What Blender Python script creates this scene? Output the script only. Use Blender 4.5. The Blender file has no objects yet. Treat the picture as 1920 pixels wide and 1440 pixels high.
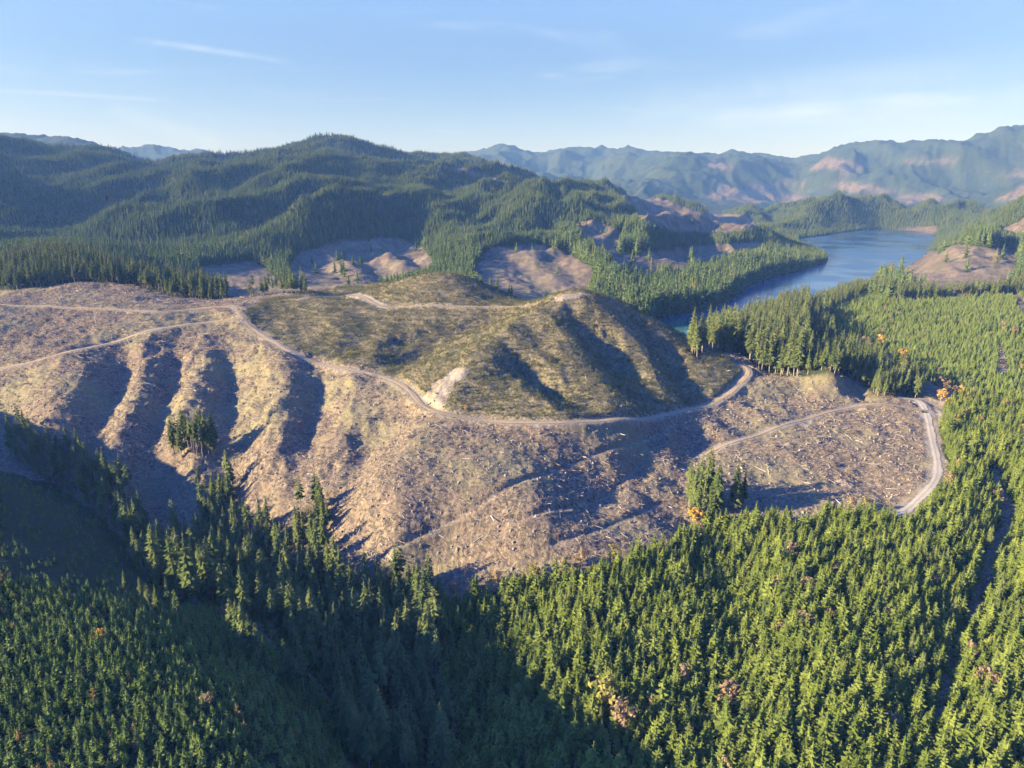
import bpy, math, random
import numpy as np
from mathutils import Vector, Matrix

R = math.radians
rng = np.random.default_rng(11)
random.seed(5)
SC = bpy.context.scene
COL = SC.collection

# ------------------------------------------------------------------ camera, sky, sun, exposure
FPX, CAMZ = 1280.0, 200.0
PITCH = math.atan(370 / 1280.0)
CP, SP = math.cos(PITCH), math.sin(PITCH)
cam = bpy.data.cameras.new("Camera")
cam.sensor_width = 36.0
cam.lens = 24.0
cam.clip_start = 1.0
cam.clip_end = 80000.0
camo = bpy.data.objects.new("Camera", cam)
camo.location = (0, 0, CAMZ)
camo.rotation_euler = (R(90) - PITCH, 0, 0)
COL.objects.link(camo)
SC.camera = camo

SUN_EL, SUN_AZ = R(18.5), math.atan2(-0.962, -0.272)      # azimuth of the sun, clockwise from +Y
sx, sy, sz = math.sin(SUN_AZ) * math.cos(SUN_EL), math.cos(SUN_AZ) * math.cos(SUN_EL), math.sin(SUN_EL)
sun = bpy.data.lights.new("Sun", 'SUN')
sun.energy = 5.0
sun.angle = R(0.5)
sun.color = (1.0, 0.89, 0.58)
suno = bpy.data.objects.new("Sun", sun)
suno.rotation_euler = Vector((-sx, -sy, -sz)).to_track_quat('-Z', 'Y').to_euler()
suno.location = (0, 0, 900)
COL.objects.link(suno)

SC.view_settings.view_transform = 'Standard'
SC.view_settings.look = 'None'
SC.view_settings.exposure = 2.0
SC.view_settings.gamma = 1.0
SC.cycles.max_bounces = 5
SC.cycles.diffuse_bounces = 2
SC.cycles.glossy_bounces = 2
SC.cycles.transmission_bounces = 2
SC.cycles.transparent_max_bounces = 8
SC.cycles.volume_bounces = 0
SC.cycles.use_adaptive_sampling = False
SC.cycles.use_denoising = True
SC.cycles.denoising_input_passes = 'RGB_ALBEDO_NORMAL'
SC.cycles.sample_clamp_indirect = 4.0


class NT:
    """small helper round a node tree"""
    def __init__(s, tree):
        s.t = tree
        s.n = tree.nodes
        s.l = tree.links

    def add(s, typ, **kw):
        n = s.n.new(typ)
        for k, v in kw.items():
            setattr(n, k, v)
        return n

    def put(s, sock, v):
        if isinstance(v, bpy.types.NodeSocket):
            s.l.new(v, sock)
        elif v is not None:
            sock.default_value = v

    def math(s, op, a, b=None, c=None, clamp=False):
        n = s.add('ShaderNodeMath', operation=op, use_clamp=clamp)
        s.put(n.inputs[0], a)
        s.put(n.inputs[1], b)
        s.put(n.inputs[2], c)
        return n.outputs[0]

    def vmath(s, op, a, b=None):
        n = s.add('ShaderNodeVectorMath', operation=op)
        s.put(n.inputs[0], a)
        s.put(n.inputs[1], b)
        return n.outputs['Value'] if op in ('DOT_PRODUCT', 'LENGTH') else n.outputs[0]

    def mix(s, f, a, b, blend='MIX'):
        n = s.add('ShaderNodeMix', data_type='RGBA', blend_type=blend)
        s.put(n.inputs[0], f)
        s.put(n.inputs[6], a)
        s.put(n.inputs[7], b)
        return n.outputs[2]

    def remap(s, v, a, b, c=0.0, d=1.0, smooth=True):
        n = s.add('ShaderNodeMapRange')
        n.interpolation_type = 'SMOOTHSTEP' if smooth else 'LINEAR'
        s.put(n.inputs[0], v)
        for i, x in enumerate((a, b, c, d)):
            n.inputs[1 + i].default_value = x
        return n.outputs[0]

    def noise(s, vec, scale, detail=4, rough=0.55, dist=0.0):
        n = s.add('ShaderNodeTexNoise')
        s.put(n.inputs['Vector'], vec)
        n.inputs['Scale'].default_value = scale
        n.inputs['Detail'].default_value = detail
        n.inputs['Roughness'].default_value = rough
        n.inputs['Distortion'].default_value = dist
        return n.outputs[0]


def c4(c):
    return (c[0], c[1], c[2], 1.0)


world = bpy.data.worlds.new("World")
SC.world = world
world.use_nodes = True
wn = NT(world.node_tree)
wn.n.clear()
sky = wn.add('ShaderNodeTexSky', sky_type='NISHITA')
sky.sun_disc = False
sky.sun_elevation = SUN_EL
sky.sun_rotation = SUN_AZ
sky.altitude = 300
sky.air_density = 1.0
sky.dust_density = 1.2
sky.ozone_density = 6.0
wdir = wn.add('ShaderNodeTexCoord').outputs['Generated']
mp = wn.add('ShaderNodeMapping')
wn.put(mp.inputs['Vector'], wdir)
mp.inputs['Scale'].default_value = (1.6, 2.0, 12.0)
mp.inputs['Rotation'].default_value = (0.0, R(5), R(20))
cir = wn.noise(mp.outputs[0], 1.5, 6, 0.6, 0.5)
cir = wn.remap(cir, 0.52, 0.80, 0.0, 0.45)


def pxdir(u, v):
    cx, cy = (u - 960) / FPX, -(v - 720) / FPX
    return Vector((cx, CP + cy * SP, -SP + cy * CP)).normalized()


def trail(p0, p1, width, strength):
    """a contrail: a thin band along the arc of sky between two directions"""
    d0, d1 = pxdir(*p0), pxdir(*p1)
    n = d0.cross(d1).normalized()
    mid = (d0 + d1).normalized()
    half = math.cos(d0.angle(d1) * 0.5)
    band = wn.remap(wn.math('ABSOLUTE', wn.vmath('DOT_PRODUCT', wdir, tuple(n))), 0.0, width, 1.0, 0.0)
    ends = wn.remap(wn.vmath('DOT_PRODUCT', wdir, tuple(mid)), half, half + (1 - half) * 0.6, 0.0, strength)
    return wn.math('MULTIPLY', band, ends)


wisp = wn.remap(wn.noise(wdir, 14, 5, 0.6), 0.3, 0.65, 0.1, 0.6)
tr = trail((230, 70), (560, 118), 0.006, 0.5)
for args in (((-60, 166), (350, 190), 0.004, 0.35), ((190, 200), (430, 275), 0.016, 0.35),
             ((760, 240), (910, 252), 0.003, 0.25), ((1130, 190), (2000, 120), 0.03, 0.30),
             ((1250, 230), (2050, 165), 0.022, 0.38), ((560, 190), (760, 186), 0.003, 0.2)):
    tr = wn.math('MAXIMUM', tr, trail(*args))
cl = wn.math('ADD', cir, wn.math('MULTIPLY', tr, wisp), clamp=True)
sz_ = wn.add('ShaderNodeSeparateXYZ')
wn.put(sz_.inputs[0], wdir)
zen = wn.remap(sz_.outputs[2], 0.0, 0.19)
tint = wn.mix(zen, (1.55, 1.10, 1.02, 1.0), (0.28, 0.26, 0.44, 1.0))          # clear autumn air: pale horizon, bluer higher up
tint = wn.mix(wn.remap(sz_.outputs[2], 0.19, 0.6), tint, (0.45, 1.32, 3.9, 1.0))  # strong blue added high overhead, out of view, to fill shadows with blue
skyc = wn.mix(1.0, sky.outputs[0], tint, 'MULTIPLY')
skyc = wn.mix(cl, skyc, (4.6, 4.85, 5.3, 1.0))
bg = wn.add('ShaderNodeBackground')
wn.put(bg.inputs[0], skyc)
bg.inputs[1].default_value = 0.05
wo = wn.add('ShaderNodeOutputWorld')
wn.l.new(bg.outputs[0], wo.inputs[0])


# ------------------------------------------------------------------ naming helpers
def tag(o, label=None, cat=None, group=None, kind=None):
    if label:
        o['label'] = label
    if cat:
        o['category'] = cat
    if group:
        o['group'] = group
    if kind:
        o['kind'] = kind
    return o


def mesh_from(name, V, Fc, mats, midx=None, smooth=False):
    me = bpy.data.meshes.new(name)
    V = np.asarray(V, dtype=np.float32)
    n = len(V)
    me.vertices.add(n)
    me.vertices.foreach_set("co", V.ravel())
    if isinstance(Fc, np.ndarray):
        k = Fc.shape[1]
        tot = Fc.size
        loops = Fc.ravel().astype(np.int32)
        starts = np.arange(0, tot, k, dtype=np.int32)
    else:
        lens = np.array([len(f) for f in Fc], dtype=np.int32)
        loops = np.array([i for f in Fc for i in f], dtype=np.int32)
        tot = len(loops)
        starts = np.concatenate(([0], np.cumsum(lens)[:-1])).astype(np.int32)
    me.loops.add(tot)
    me.loops.foreach_set("vertex_index", loops)
    me.polygons.add(len(starts))
    me.polygons.foreach_set("loop_start", starts)
    for m in mats:
        me.materials.append(m)
    if midx is not None:
        me.polygons.foreach_set("material_index", np.asarray(midx, dtype=np.int32))
    me.polygons.foreach_set("use_smooth", np.full(len(starts), smooth))
    me.update(calc_edges=True)
    me.validate()
    return me


def link(name, me, parent=None, loc=(0, 0, 0), rz=0.0, s=1.0):
    o = bpy.data.objects.new(name, me)
    COL.objects.link(o)
    o.location = loc
    o.rotation_euler = (0, 0, rz)
    o.scale = (s, s, s) if not isinstance(s, tuple) else s
    if parent is not None:
        o.parent = parent
    return o


# ------------------------------------------------------------------ noise, thin plates
def _hash(ix, iy, seed):
    h = (ix.astype(np.int64) * 374761393 + iy.astype(np.int64) * 668265263 + seed * 974711) & 0xFFFFFFFF
    h = ((h ^ (h >> 13)) * 1274126177) & 0xFFFFFFFF
    return ((h ^ (h >> 16)) & 0xFFFF) / 65536.0 * 2 * math.pi


def gnoise(x, y, seed=0):
    ix, iy = np.floor(x), np.floor(y)
    fx, fy = x - ix, y - iy
    ux = fx * fx * fx * (fx * (fx * 6 - 15) + 10)
    uy = fy * fy * fy * (fy * (fy * 6 - 15) + 10)

    def g(dx, dy):
        a = _hash(ix + dx, iy + dy, seed)
        return np.cos(a) * (fx - dx) + np.sin(a) * (fy - dy)
    n0 = g(0, 0) * (1 - ux) + g(1, 0) * ux
    n1 = g(0, 1) * (1 - ux) + g(1, 1) * ux
    return (n0 * (1 - uy) + n1 * uy) * 1.5


def fbm(x, y, wl, octv=4, seed=0, gain=0.5, ridged=False):
    out = np.zeros_like(x)
    amp, tot = 1.0, 0.0
    for o in range(octv):
        n = gnoise(x / wl + 13.7 * o, y / wl - 7.1 * o, seed + o)
        if ridged:
            n = 1 - 2 * np.abs(n) ** 0.9
        out += n * amp
        tot += amp
        amp *= gain
        wl /= 2.05
    return out / tot


def sstep(a, b, x):
    t = np.clip((x - a) / (b - a), 0, 1)
    return t * t * (3 - 2 * t)


# ------------------------------------------------------------------ terrain: survey points of the valley
def ray(u, v):
    cx, cy = (u - 960) / FPX, -(v - 720) / FPX
    yy = CP + cy * SP
    return cx / yy, (-SP + cy * CP) / yy          # a = X/Y, s = dZ/Y


CTRL = []                                          # (X/Y, log Y, (Z-CAMZ)/Y)


def P(u, v, Y):
    a, s = ray(u, v)
    CTRL.append((a, math.log(Y), s))


def PZ(u, v, Z):
    a, s = ray(u, v)
    CTRL.append((a, math.log((Z - CAMZ) / s), s))


def Wp(x, y, z):
    CTRL.append((x / y, math.log(y), (z - CAMZ) / y))


for p in [  # near ridge, bottom left
    (0, 1440, 149), (300, 1440, 152), (500, 1440, 158), (600, 1440, 170), (0, 1200, 206), (200, 1200, 212), (330, 1200, 223), (430, 1200, 244),
    (520, 1200, 271), (0, 1060, 264), (150, 1060, 286), (250, 1070, 308), (0, 960, 330), (80, 950, 355), (0, 900, 395),
    (250, 1330, 174), (480, 1330, 187),
    # right bank at the bottom
    (900, 1440, 212), (1100, 1440, 206), (1300, 1440, 205), (1600, 1440, 200), (1920, 1440, 198),
    (720, 1200, 300), (800, 1200, 296), (950, 1200, 286), (1100, 1200, 280), (1300, 1200, 272), (1450, 1200, 270), (1600, 1200, 268),
    (1920, 1200, 264), (900, 1100, 325), (800, 1090, 335), (1000, 1060, 332), (1300, 1010, 363), (1500, 960, 395), (1690, 960, 396),
    (1920, 960, 392), (1200, 990, 365), (1100, 900, 415), (1000, 1000, 345), (900, 900, 385), (750, 1000, 350), (700, 1080, 338),
    (1200, 830, 468), (1250, 900, 420), (1320, 850, 470), (1600, 850, 485), (1740, 760, 600), (1750, 880, 456), (1920, 800, 545),
    (1500, 760, 590), (1450, 700, 665), (1545, 697, 648), (1480, 790, 540), (1650, 745, 610), (1590, 740, 618), (1420, 800, 530),
    # main road round the hill
    (445, 585, 720), (520, 645, 640), (590, 680, 590), (660, 693, 570), (730, 710, 545), (785, 765, 480), (870, 784, 462),
    (970, 793, 455), (1060, 795, 455), (1160, 790, 478), (1250, 778, 521), (1330, 760, 562), (1400, 700, 640),
    # round hills
    (1085, 550, 700), (1040, 556, 700), (1130, 556, 705), (1180, 575, 705), (1250, 610, 702), (1330, 655, 690), (1395, 688, 655),
    (1000, 600, 655), (930, 650, 585), (880, 690, 540), (840, 735, 498), (1100, 660, 600), (1100, 730, 520), (1200, 680, 614), (1250, 720, 577),
    (820, 513, 850), (785, 517, 846), (855, 516, 856), (745, 530, 838), (700, 542, 820), (650, 551, 800), (900, 530, 868), (945, 548, 880), (985, 562, 890),
    (720, 575, 760), (860, 575, 750), (960, 573, 755), (600, 560, 785), (540, 573, 765), (640, 620, 680), (800, 640, 650),
    (750, 680, 582), (900, 605, 690), (560, 620, 690), (480, 600, 715),
    # left slopes
    (0, 570, 760), (150, 577, 745), (290, 586, 722), (120, 503, 930), (0, 530, 905), (50, 514, 920), (200, 513, 922), (280, 533, 900), (350, 556, 855),
    (150, 540, 850), (60, 545, 850), (0, 550, 845), (230, 550, 830), (-120, 560, 900), (400, 566, 820),
    (0, 693, 590), (80, 675, 605), (150, 655, 628), (230, 635, 650), (320, 615, 680), (400, 603, 705),
    (100, 780, 508), (300, 800, 492), (450, 850, 455), (550, 900, 412), (450, 950, 408), (600, 1000, 370), (600, 1080, 342),
    (300, 890, 447), (200, 700, 575), (400, 700, 578), (600, 780, 500), (700, 850, 432),
    (430, 552, 900), (450, 512, 1250), (340, 540, 1100),
    (-250, 600, 700), (-250, 780, 530), (-300, 500, 1000),
    # bottom of the near valley behind the hills
    (650, 480, 1500), (650, 530, 1150), (700, 448, 1700), (550, 500, 1400), (800, 500, 1400), (1000, 480, 1450), (1000, 545, 1130), (1000, 458, 1600), (880, 500, 1380),
    (1130, 440, 1800), (1300, 463, 1760), (1300, 492, 1470), (1200, 470, 1680), (1400, 500, 1560), (1450, 440, 2420), (1520, 415, 3000),
    # long spur and the big forested mountain
    (1195, 400, 2200), (1130, 378, 2450), (1060, 362, 2700), (960, 347, 2900), (870, 322, 3100), (800, 310, 3350),
    (620, 256, 3500), (590, 259, 3500), (660, 258, 3480), (540, 270, 3400), (700, 272, 3420), (760, 294, 3400), (450, 280, 3200), (380, 290, 3100), (310, 302, 3000),
    (600, 380, 2000), (620, 325, 2500), (560, 330, 2450), (400, 345, 2350), (400, 420, 1800), (200, 400, 2000), (200, 322, 2650), (170, 289, 3050), (100, 293, 3100),
    (40, 305, 3150), (50, 400, 2080), (0, 460, 1600), (200, 470, 1500), (350, 490, 1330), (800, 400, 2000), (720, 330, 2550), (790, 352, 2350),
    (800, 440, 1720), (900, 420, 1820), (1000, 405, 2050), (1000, 430, 1850), (1100, 410, 2080), (500, 455, 1620), (480, 400, 1900), (100, 440, 1750),
    (-200, 300, 3000), (-200, 420, 1900), (-150, 480, 1500),
    (0, 245, 6000), (100, 255, 5900), (230, 290, 5600), (290, 299, 5700), (-200, 235, 6000), (260, 282, 9000),
    (820, 288, 4300), (870, 300, 4100), (770, 290, 4100),
    # far valley floor and reddish clearcut hill
    (1200, 372, 3500), (1250, 385, 3350), (1290, 402, 3250), (1150, 366, 3700), (1500, 403, 5000), (1300, 392, 5500), (1800, 392, 5200),
    (1580, 374, 3650), (1540, 379, 3600), (1630, 379, 3600), (1510, 388, 3580), (1670, 389, 3580), (1720, 404, 3580), (1490, 408, 3500), (1700, 405, 3500),
    # distant mountains
    (1280, 287, 7500), (1230, 297, 7600), (1340, 294, 7500), (1400, 305, 7600), (1160, 325, 7600), (1090, 333, 6800),
    (940, 269, 10500), (900, 280, 10400), (1015, 284, 10500), (1065, 275, 10300), (1110, 279, 10400), (1190, 278, 10400), (850, 290, 9800), (985, 282, 10500),
    (1380, 283, 11000), (1440, 290, 11000), (1500, 300, 11000), (1560, 285, 9500), (1600, 268, 8600), (1650, 265, 8500), (1760, 267, 8400), (1700, 267, 8450),
    (1800, 278, 8300), (1850, 259, 7600), (1905, 241, 7500), (1960, 245, 7500), (2100, 260, 7500),
    (1500, 350, 7000), (1650, 330, 6800), (1800, 340, 6300), (1380, 345, 6700), (950, 335, 8000), (1400, 385, 5800), (1600, 380, 5800), (1750, 380, 5700), (1900, 350, 6000),
    (1050, 320, 8800), (1250, 350, 6600),
    # hillside coming in on the right
    (1925, 395, 2250), (1860, 428, 2050), (1800, 448, 1950), (1790, 466, 1600), (1860, 472, 1560), (1720, 474, 1610), (1660, 497, 1480),
    (1920, 440, 1900), (1920, 480, 1500), (1900, 530, 1250), (2100, 420, 1900), (2150, 560, 1000), (1560, 535, 1160), (1600, 520, 1290),
    (2150, 780, 560), (2250, 1000, 380), (2250, 1300, 260), (2100, 1440, 200),
]:
    P(*p)
for p in [(-200, 760, 18), (0, 850, 7), (130, 930, -1), (260, 1010, -7), (400, 1090, -13), (520, 1150, -18), (620, 1210, -22), (690, 1290, -26),
          (740, 1370, -29), (765, 1440, -31), (1700, 550, 24), (1820, 548, 27), (1700, 620, 17), (1850, 620, 22), (1560, 600, 14), (1440, 640, 10),
          (1200, 560, 14), (1300, 540, 10), (1420, 660, 9), (1620, 680, 9), (1850, 700, 12), (1760, 450, 4), (1700, 425, 6), (1500, 470, 18), (1240, 590, 4), (1790, 404, 8), (1860, 408, 8), (1760, 412, 6)]:
    PZ(*p)
for p in [(-300, 215, 59), (-400, 320, 71), (-500, 440, 75), (-650, 700, 80), (-250, 140, 62), (-180, 60, 62), (-60, 60, 56), (60, 60, 10), (80, 130, -20), (250, 60, 5),
          (0, 1050, 40), (-150, 1050, 45), (120, 900, 30), (230, 900, 15), (330, 900, 5), (-550, 1150, 55), (-300, 1200, 45),
          (-900, 1400, 90), (-1600, 2000, 260), (-2500, 3000, 420), (-600, 300, 72), (-1000, 500, 100), (-1400, 800, 120), (900, 500, 40), (1100, 800, 60), (1500, 1200, 140),
          (2200, 2000, 240), (3000, 3000, 200), (-100, 4500, 230), (600, 4300, 120), (1200, 4300, 30), (-1200, 4500, 300), (-2200, 4600, 280), (3500, 5000, 200),
          (0, 7000, 200), (-2500, 8000, 300), (-5000, 8000, 420), (0, 16500, 200), (-6000, 16500, 200), (6000, 16500, 200), (12000, 16500, 200), (-12000, 16500, 200),
          (9000, 8000, 300), (600, 250, 12), (400, 130, 5), (1000, 3200, 12), (1500, 2600, 5), (900, 2500, 25)]:
    Wp(*p)

CT = np.array(CTRL)
LSC = 0.8


def tps(r2):
    return 0.5 * r2 * np.log(r2 + 1e-12)


n = len(CT)
px_, py_ = CT[:, 0], CT[:, 1] * LSC
K = tps((px_[:, None] - px_[None]) ** 2 + (py_[:, None] - py_[None]) ** 2) + np.eye(n) * 4e-5
Q = np.stack([np.ones(n), px_, py_], 1)
M = np.block([[K, Q], [Q.T, np.zeros((3, 3))]])
sol = np.linalg.solve(M, np.concatenate([CT[:, 2], np.zeros(3)]))

AMAX = 2.4
ca = np.linspace(-AMAX - 0.05, AMAX + 0.05, 620)
cl_ = np.linspace(math.log(42), math.log(18500), 280)
GA, GL = np.meshgrid(ca, cl_)
gx, gy = GA.ravel(), GL.ravel() * LSC
sv = np.zeros(gx.shape)
for i in range(0, len(gx), 8000):
    r2 = (gx[i:i + 8000, None] - px_[None]) ** 2 + (gy[i:i + 8000, None] - py_[None]) ** 2
    sv[i:i + 8000] = tps(r2) @ sol[:n] + sol[n] + sol[n + 1] * gx[i:i + 8000] + sol[n + 2] * gy[i:i + 8000]
CG = sv.reshape(GA.shape)

A = np.concatenate([-(1.0 + 1.4 * np.linspace(1, 0, 70)[:-1] ** 1.6), np.linspace(-1.0, 1.0, 880), 1.0 + 1.4 * np.linspace(0, 1, 70)[1:] ** 1.6])
LY = np.concatenate([np.linspace(math.log(45), math.log(120), 40)[:-1], np.linspace(math.log(120), math.log(1000), 640)[:-1], np.linspace(math.log(1000), math.log(17500), 420)])
YV = np.exp(LY)
NA, NL = len(A), len(LY)


def bspl(xs, grid):
    h = grid[1] - grid[0]
    t = (xs - grid[0]) / h
    i = np.clip(np.floor(t).astype(int), 1, len(grid) - 3)
    f = t - i
    Wm = np.zeros((len(xs), len(grid)))
    w = [(1 - f) ** 3 / 6, (3 * f ** 3 - 6 * f ** 2 + 4) / 6, (-3 * f ** 3 + 3 * f ** 2 + 3 * f + 1) / 6, f ** 3 / 6]
    r = np.arange(len(xs))
    for k in range(4):
        Wm[r, i - 1 + k] = w[k]
    return Wm


SS = bspl(LY, cl_) @ CG @ bspl(A, ca).T
XX = A[None, :] * YV[:, None]
YY = np.repeat(YV[:, None], NA, 1)
ZZ = CAMZ + SS * YY


def hgt(x, y, F=None):
    F = ZZ if F is None else F
    x, y = np.asarray(x, float), np.asarray(y, float)
    ai = np.interp(x / y, A, np.arange(NA))
    li = np.interp(np.log(y), LY, np.arange(NL))
    i0, j0 = np.minimum(li.astype(int), NL - 2), np.minimum(ai.astype(int), NA - 2)
    fi, fj = li - i0, ai - j0
    return (F[i0, j0] * (1 - fi) + F[i0 + 1, j0] * fi) * (1 - fj) + (F[i0, j0 + 1] * (1 - fi) + F[i0 + 1, j0 + 1] * fi) * fj


def project(x, y, z):
    dz = z - CAMZ
    dep = y * CP - dz * SP
    return 960 + FPX * x / dep, 720 - FPX * (y * SP + dz * CP) / dep, dep


def cast(u, v, ymin=60.0):
    """point of the terrain seen along one line of sight"""
    a, s = ray(u, v)
    aj = np.interp(a, A, np.arange(NA))
    j = min(int(aj), NA - 2)
    f = aj - j
    zc = ZZ[:, j] * (1 - f) + ZZ[:, j + 1] * f
    d = zc - CAMZ - s * YV
    ok = np.where((d >= 0) & (YV >= ymin))[0]
    if len(ok) == 0:
        return None
    i = ok[0]
    y = YV[i]
    if i > 0 and d[i - 1] < 0 and YV[i - 1] >= ymin * 0.9:
        t = -d[i - 1] / (d[i] - d[i - 1])
        y = YV[i - 1] + t * (YV[i] - YV[i - 1])
    return np.array([a * y, y, CAMZ + s * y])


def castpoly(pts, ymin=60.0):
    out = []
    for p in pts:
        q = cast(p[0], p[1], p[2] if len(p) > 2 else ymin)
        if q is not None:
            out.append(q)
    return np.array(out)


def resample(pl, step):
    pl = np.asarray(pl)
    # smooth corners first (two rounds of corner cutting)
    for _ in range(2):
        q = [pl[0]]
        for a, b in zip(pl[:-1], pl[1:]):
            q += [a * 0.75 + b * 0.25, a * 0.25 + b * 0.75]
        q.append(pl[-1])
        pl = np.array(q)
    d = np.concatenate([[0], np.cumsum(np.linalg.norm(np.diff(pl[:, :2], axis=0), axis=1))])
    t = np.arange(0, d[-1], step)
    return np.stack([np.interp(t, d, pl[:, k]) for k in range(pl.shape[1])], 1)


def near(pl, reach, step):
    """indices of grid points within reach of a polyline, their distance and nearest sample"""
    q = resample(pl, step)
    m = (XX > q[:, 0].min() - reach) & (XX < q[:, 0].max() + reach) & (YY > q[:, 1].min() - reach) & (YY < q[:, 1].max() + reach)
    idx = np.where(m.ravel())[0]
    x, y = XX.ravel()[idx], YY.ravel()[idx]
    best = np.full(len(idx), 1e9)
    who = np.zeros(len(idx), int)
    for k in range(len(q)):
        d = (x - q[k, 0]) ** 2 + (y - q[k, 1]) ** 2
        s = d < best
        best[s] = d[s]
        who[s] = k
    best = np.sqrt(best)
    keep = best < reach
    return idx[keep], best[keep], who[keep], q


def carve(pts, amp, width, ymin=60.0, sharp=0.5):
    pl = castpoly(pts, ymin)
    if len(pl) < 2:
        return
    L = np.linalg.norm(np.diff(pl[:, :2], axis=0), axis=1).sum()
    idx, d, who, q = near(pl, width, max(2.0, L / 60))
    xw, yw = XX.ravel()[idx], YY.ravel()[idx]
    d = d * (1 + 0.45 * fbm(xw, yw, width * 0.9, 3, 77)) + width * 0.10 * fbm(xw, yw, width * 0.3, 2, 78)
    d = np.maximum(d, 0)
    f = np.clip(1 - d / width, 0, 1)
    f = sharp * f + (1 - sharp) * f * f * (3 - 2 * f)
    t = who / max(1, len(q) - 1)
    f *= 0.55 + 0.45 * sstep(0, 0.25, t) * sstep(1.0, 0.8, t)
    Zf = ZZ.ravel()
    Zf[idx] += amp * f


# broad relief of the forested mountains, and spurs and hollows that can be told apart
wfar = sstep(1000, 2000, YY)
wvf = sstep(3600, 7000, YY)
flat = sstep(8, 60, ZZ)
wx_ = XX + 90 * fbm(XX, YY, 600, 3, 5)
acr, alo = wx_ * 0.89 - YY * 0.46, wx_ * 0.46 + YY * 0.89          # spurs run down towards the lake valley
ZZ += (fbm(acr, alo * 0.36, 400, 4, 3, 0.45, True) - 0.42) * 115 * wfar * (1 - 0.6 * wvf) * flat
ZZ += (fbm(XX, YY, 1700, 6, 21, 0.5, True) - 0.42) * 190 * wvf * sstep(20, 200, ZZ)
ZZ += fbm(XX, YY, 170, 3, 8) * (4 + 6 * sstep(1700, 2400, YY)) * sstep(900, 1300, YY) * flat
for pts, amp, w in [
    ([(840, 380), (760, 345), (690, 322), (640, 316)], 48, 210), ([(900, 372), (830, 345), (770, 318), (700, 300)], -45, 200),
    ([(330, 400), (300, 370), (280, 330)], -28, 140), ([(250, 440), (330, 400), (420, 350)], 26, 140), ([(140, 420), (260, 360), (330, 330)], -34, 140), ([(420, 440), (500, 400), (560, 350)], -30, 140),
    ([(330, 455), (430, 425), (540, 370)], 25, 120), ([(560, 440), (640, 400), (680, 360)], 28, 130), ([(700, 430), (740, 395), (760, 370)], -32, 130),
    ([(760, 450), (850, 415), (880, 390)], 26, 120), ([(960, 425), (900, 400), (860, 380)], -32, 130), ([(0, 430), (70, 400), (130, 370)], -26, 170),
    ([(560, 480), (600, 500), (640, 520)], -9, 55), ([(650, 470), (700, 500), (720, 530)], -9, 50), ([(740, 465), (780, 490), (800, 510)], -9, 48), ([(600, 465), (650, 495), (680, 525)], 8, 45), ([(920, 470), (980, 500), (1030, 540)], -10, 60), ([(1000, 465), (1060, 500), (1090, 530)], -8, 50), ([(700, 455), (750, 490), (770, 520)], 8, 40)]:
    carve(pts, amp, w, 1000)
for pts, amp, w in [
    ([(940, 270), (960, 300), (990, 330)], 140, 600), ([(1065, 277), (1050, 300), (1020, 330)], 120, 550), ([(1190, 280), (1170, 310)], 80, 600), ([(1285, 290), (1240, 320), (1180, 360)], 110, 550),
    ([(1380, 288), (1400, 320)], 80, 600), ([(1600, 270), (1560, 300), (1500, 340)], 130, 700), ([(1700, 270), (1720, 300), (1700, 340)], 110, 600), ([(1760, 270), (1800, 310)], 90, 500),
    ([(1905, 244), (1860, 280), (1800, 330)], 150, 800), ([(1010, 292), (1030, 330)], -110, 500), ([(1110, 288), (1110, 330)], -70, 400), ([(1500, 306), (1450, 340)], -120, 600),
    ([(1650, 285), (1620, 340)], -110, 500), ([(1810, 285), (1760, 330)], -120, 500), ([(1230, 300), (1140, 345)], -90, 400), ([(860, 295), (920, 330)], 80, 500)]:
    carve(pts, amp, w, 5000)
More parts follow.
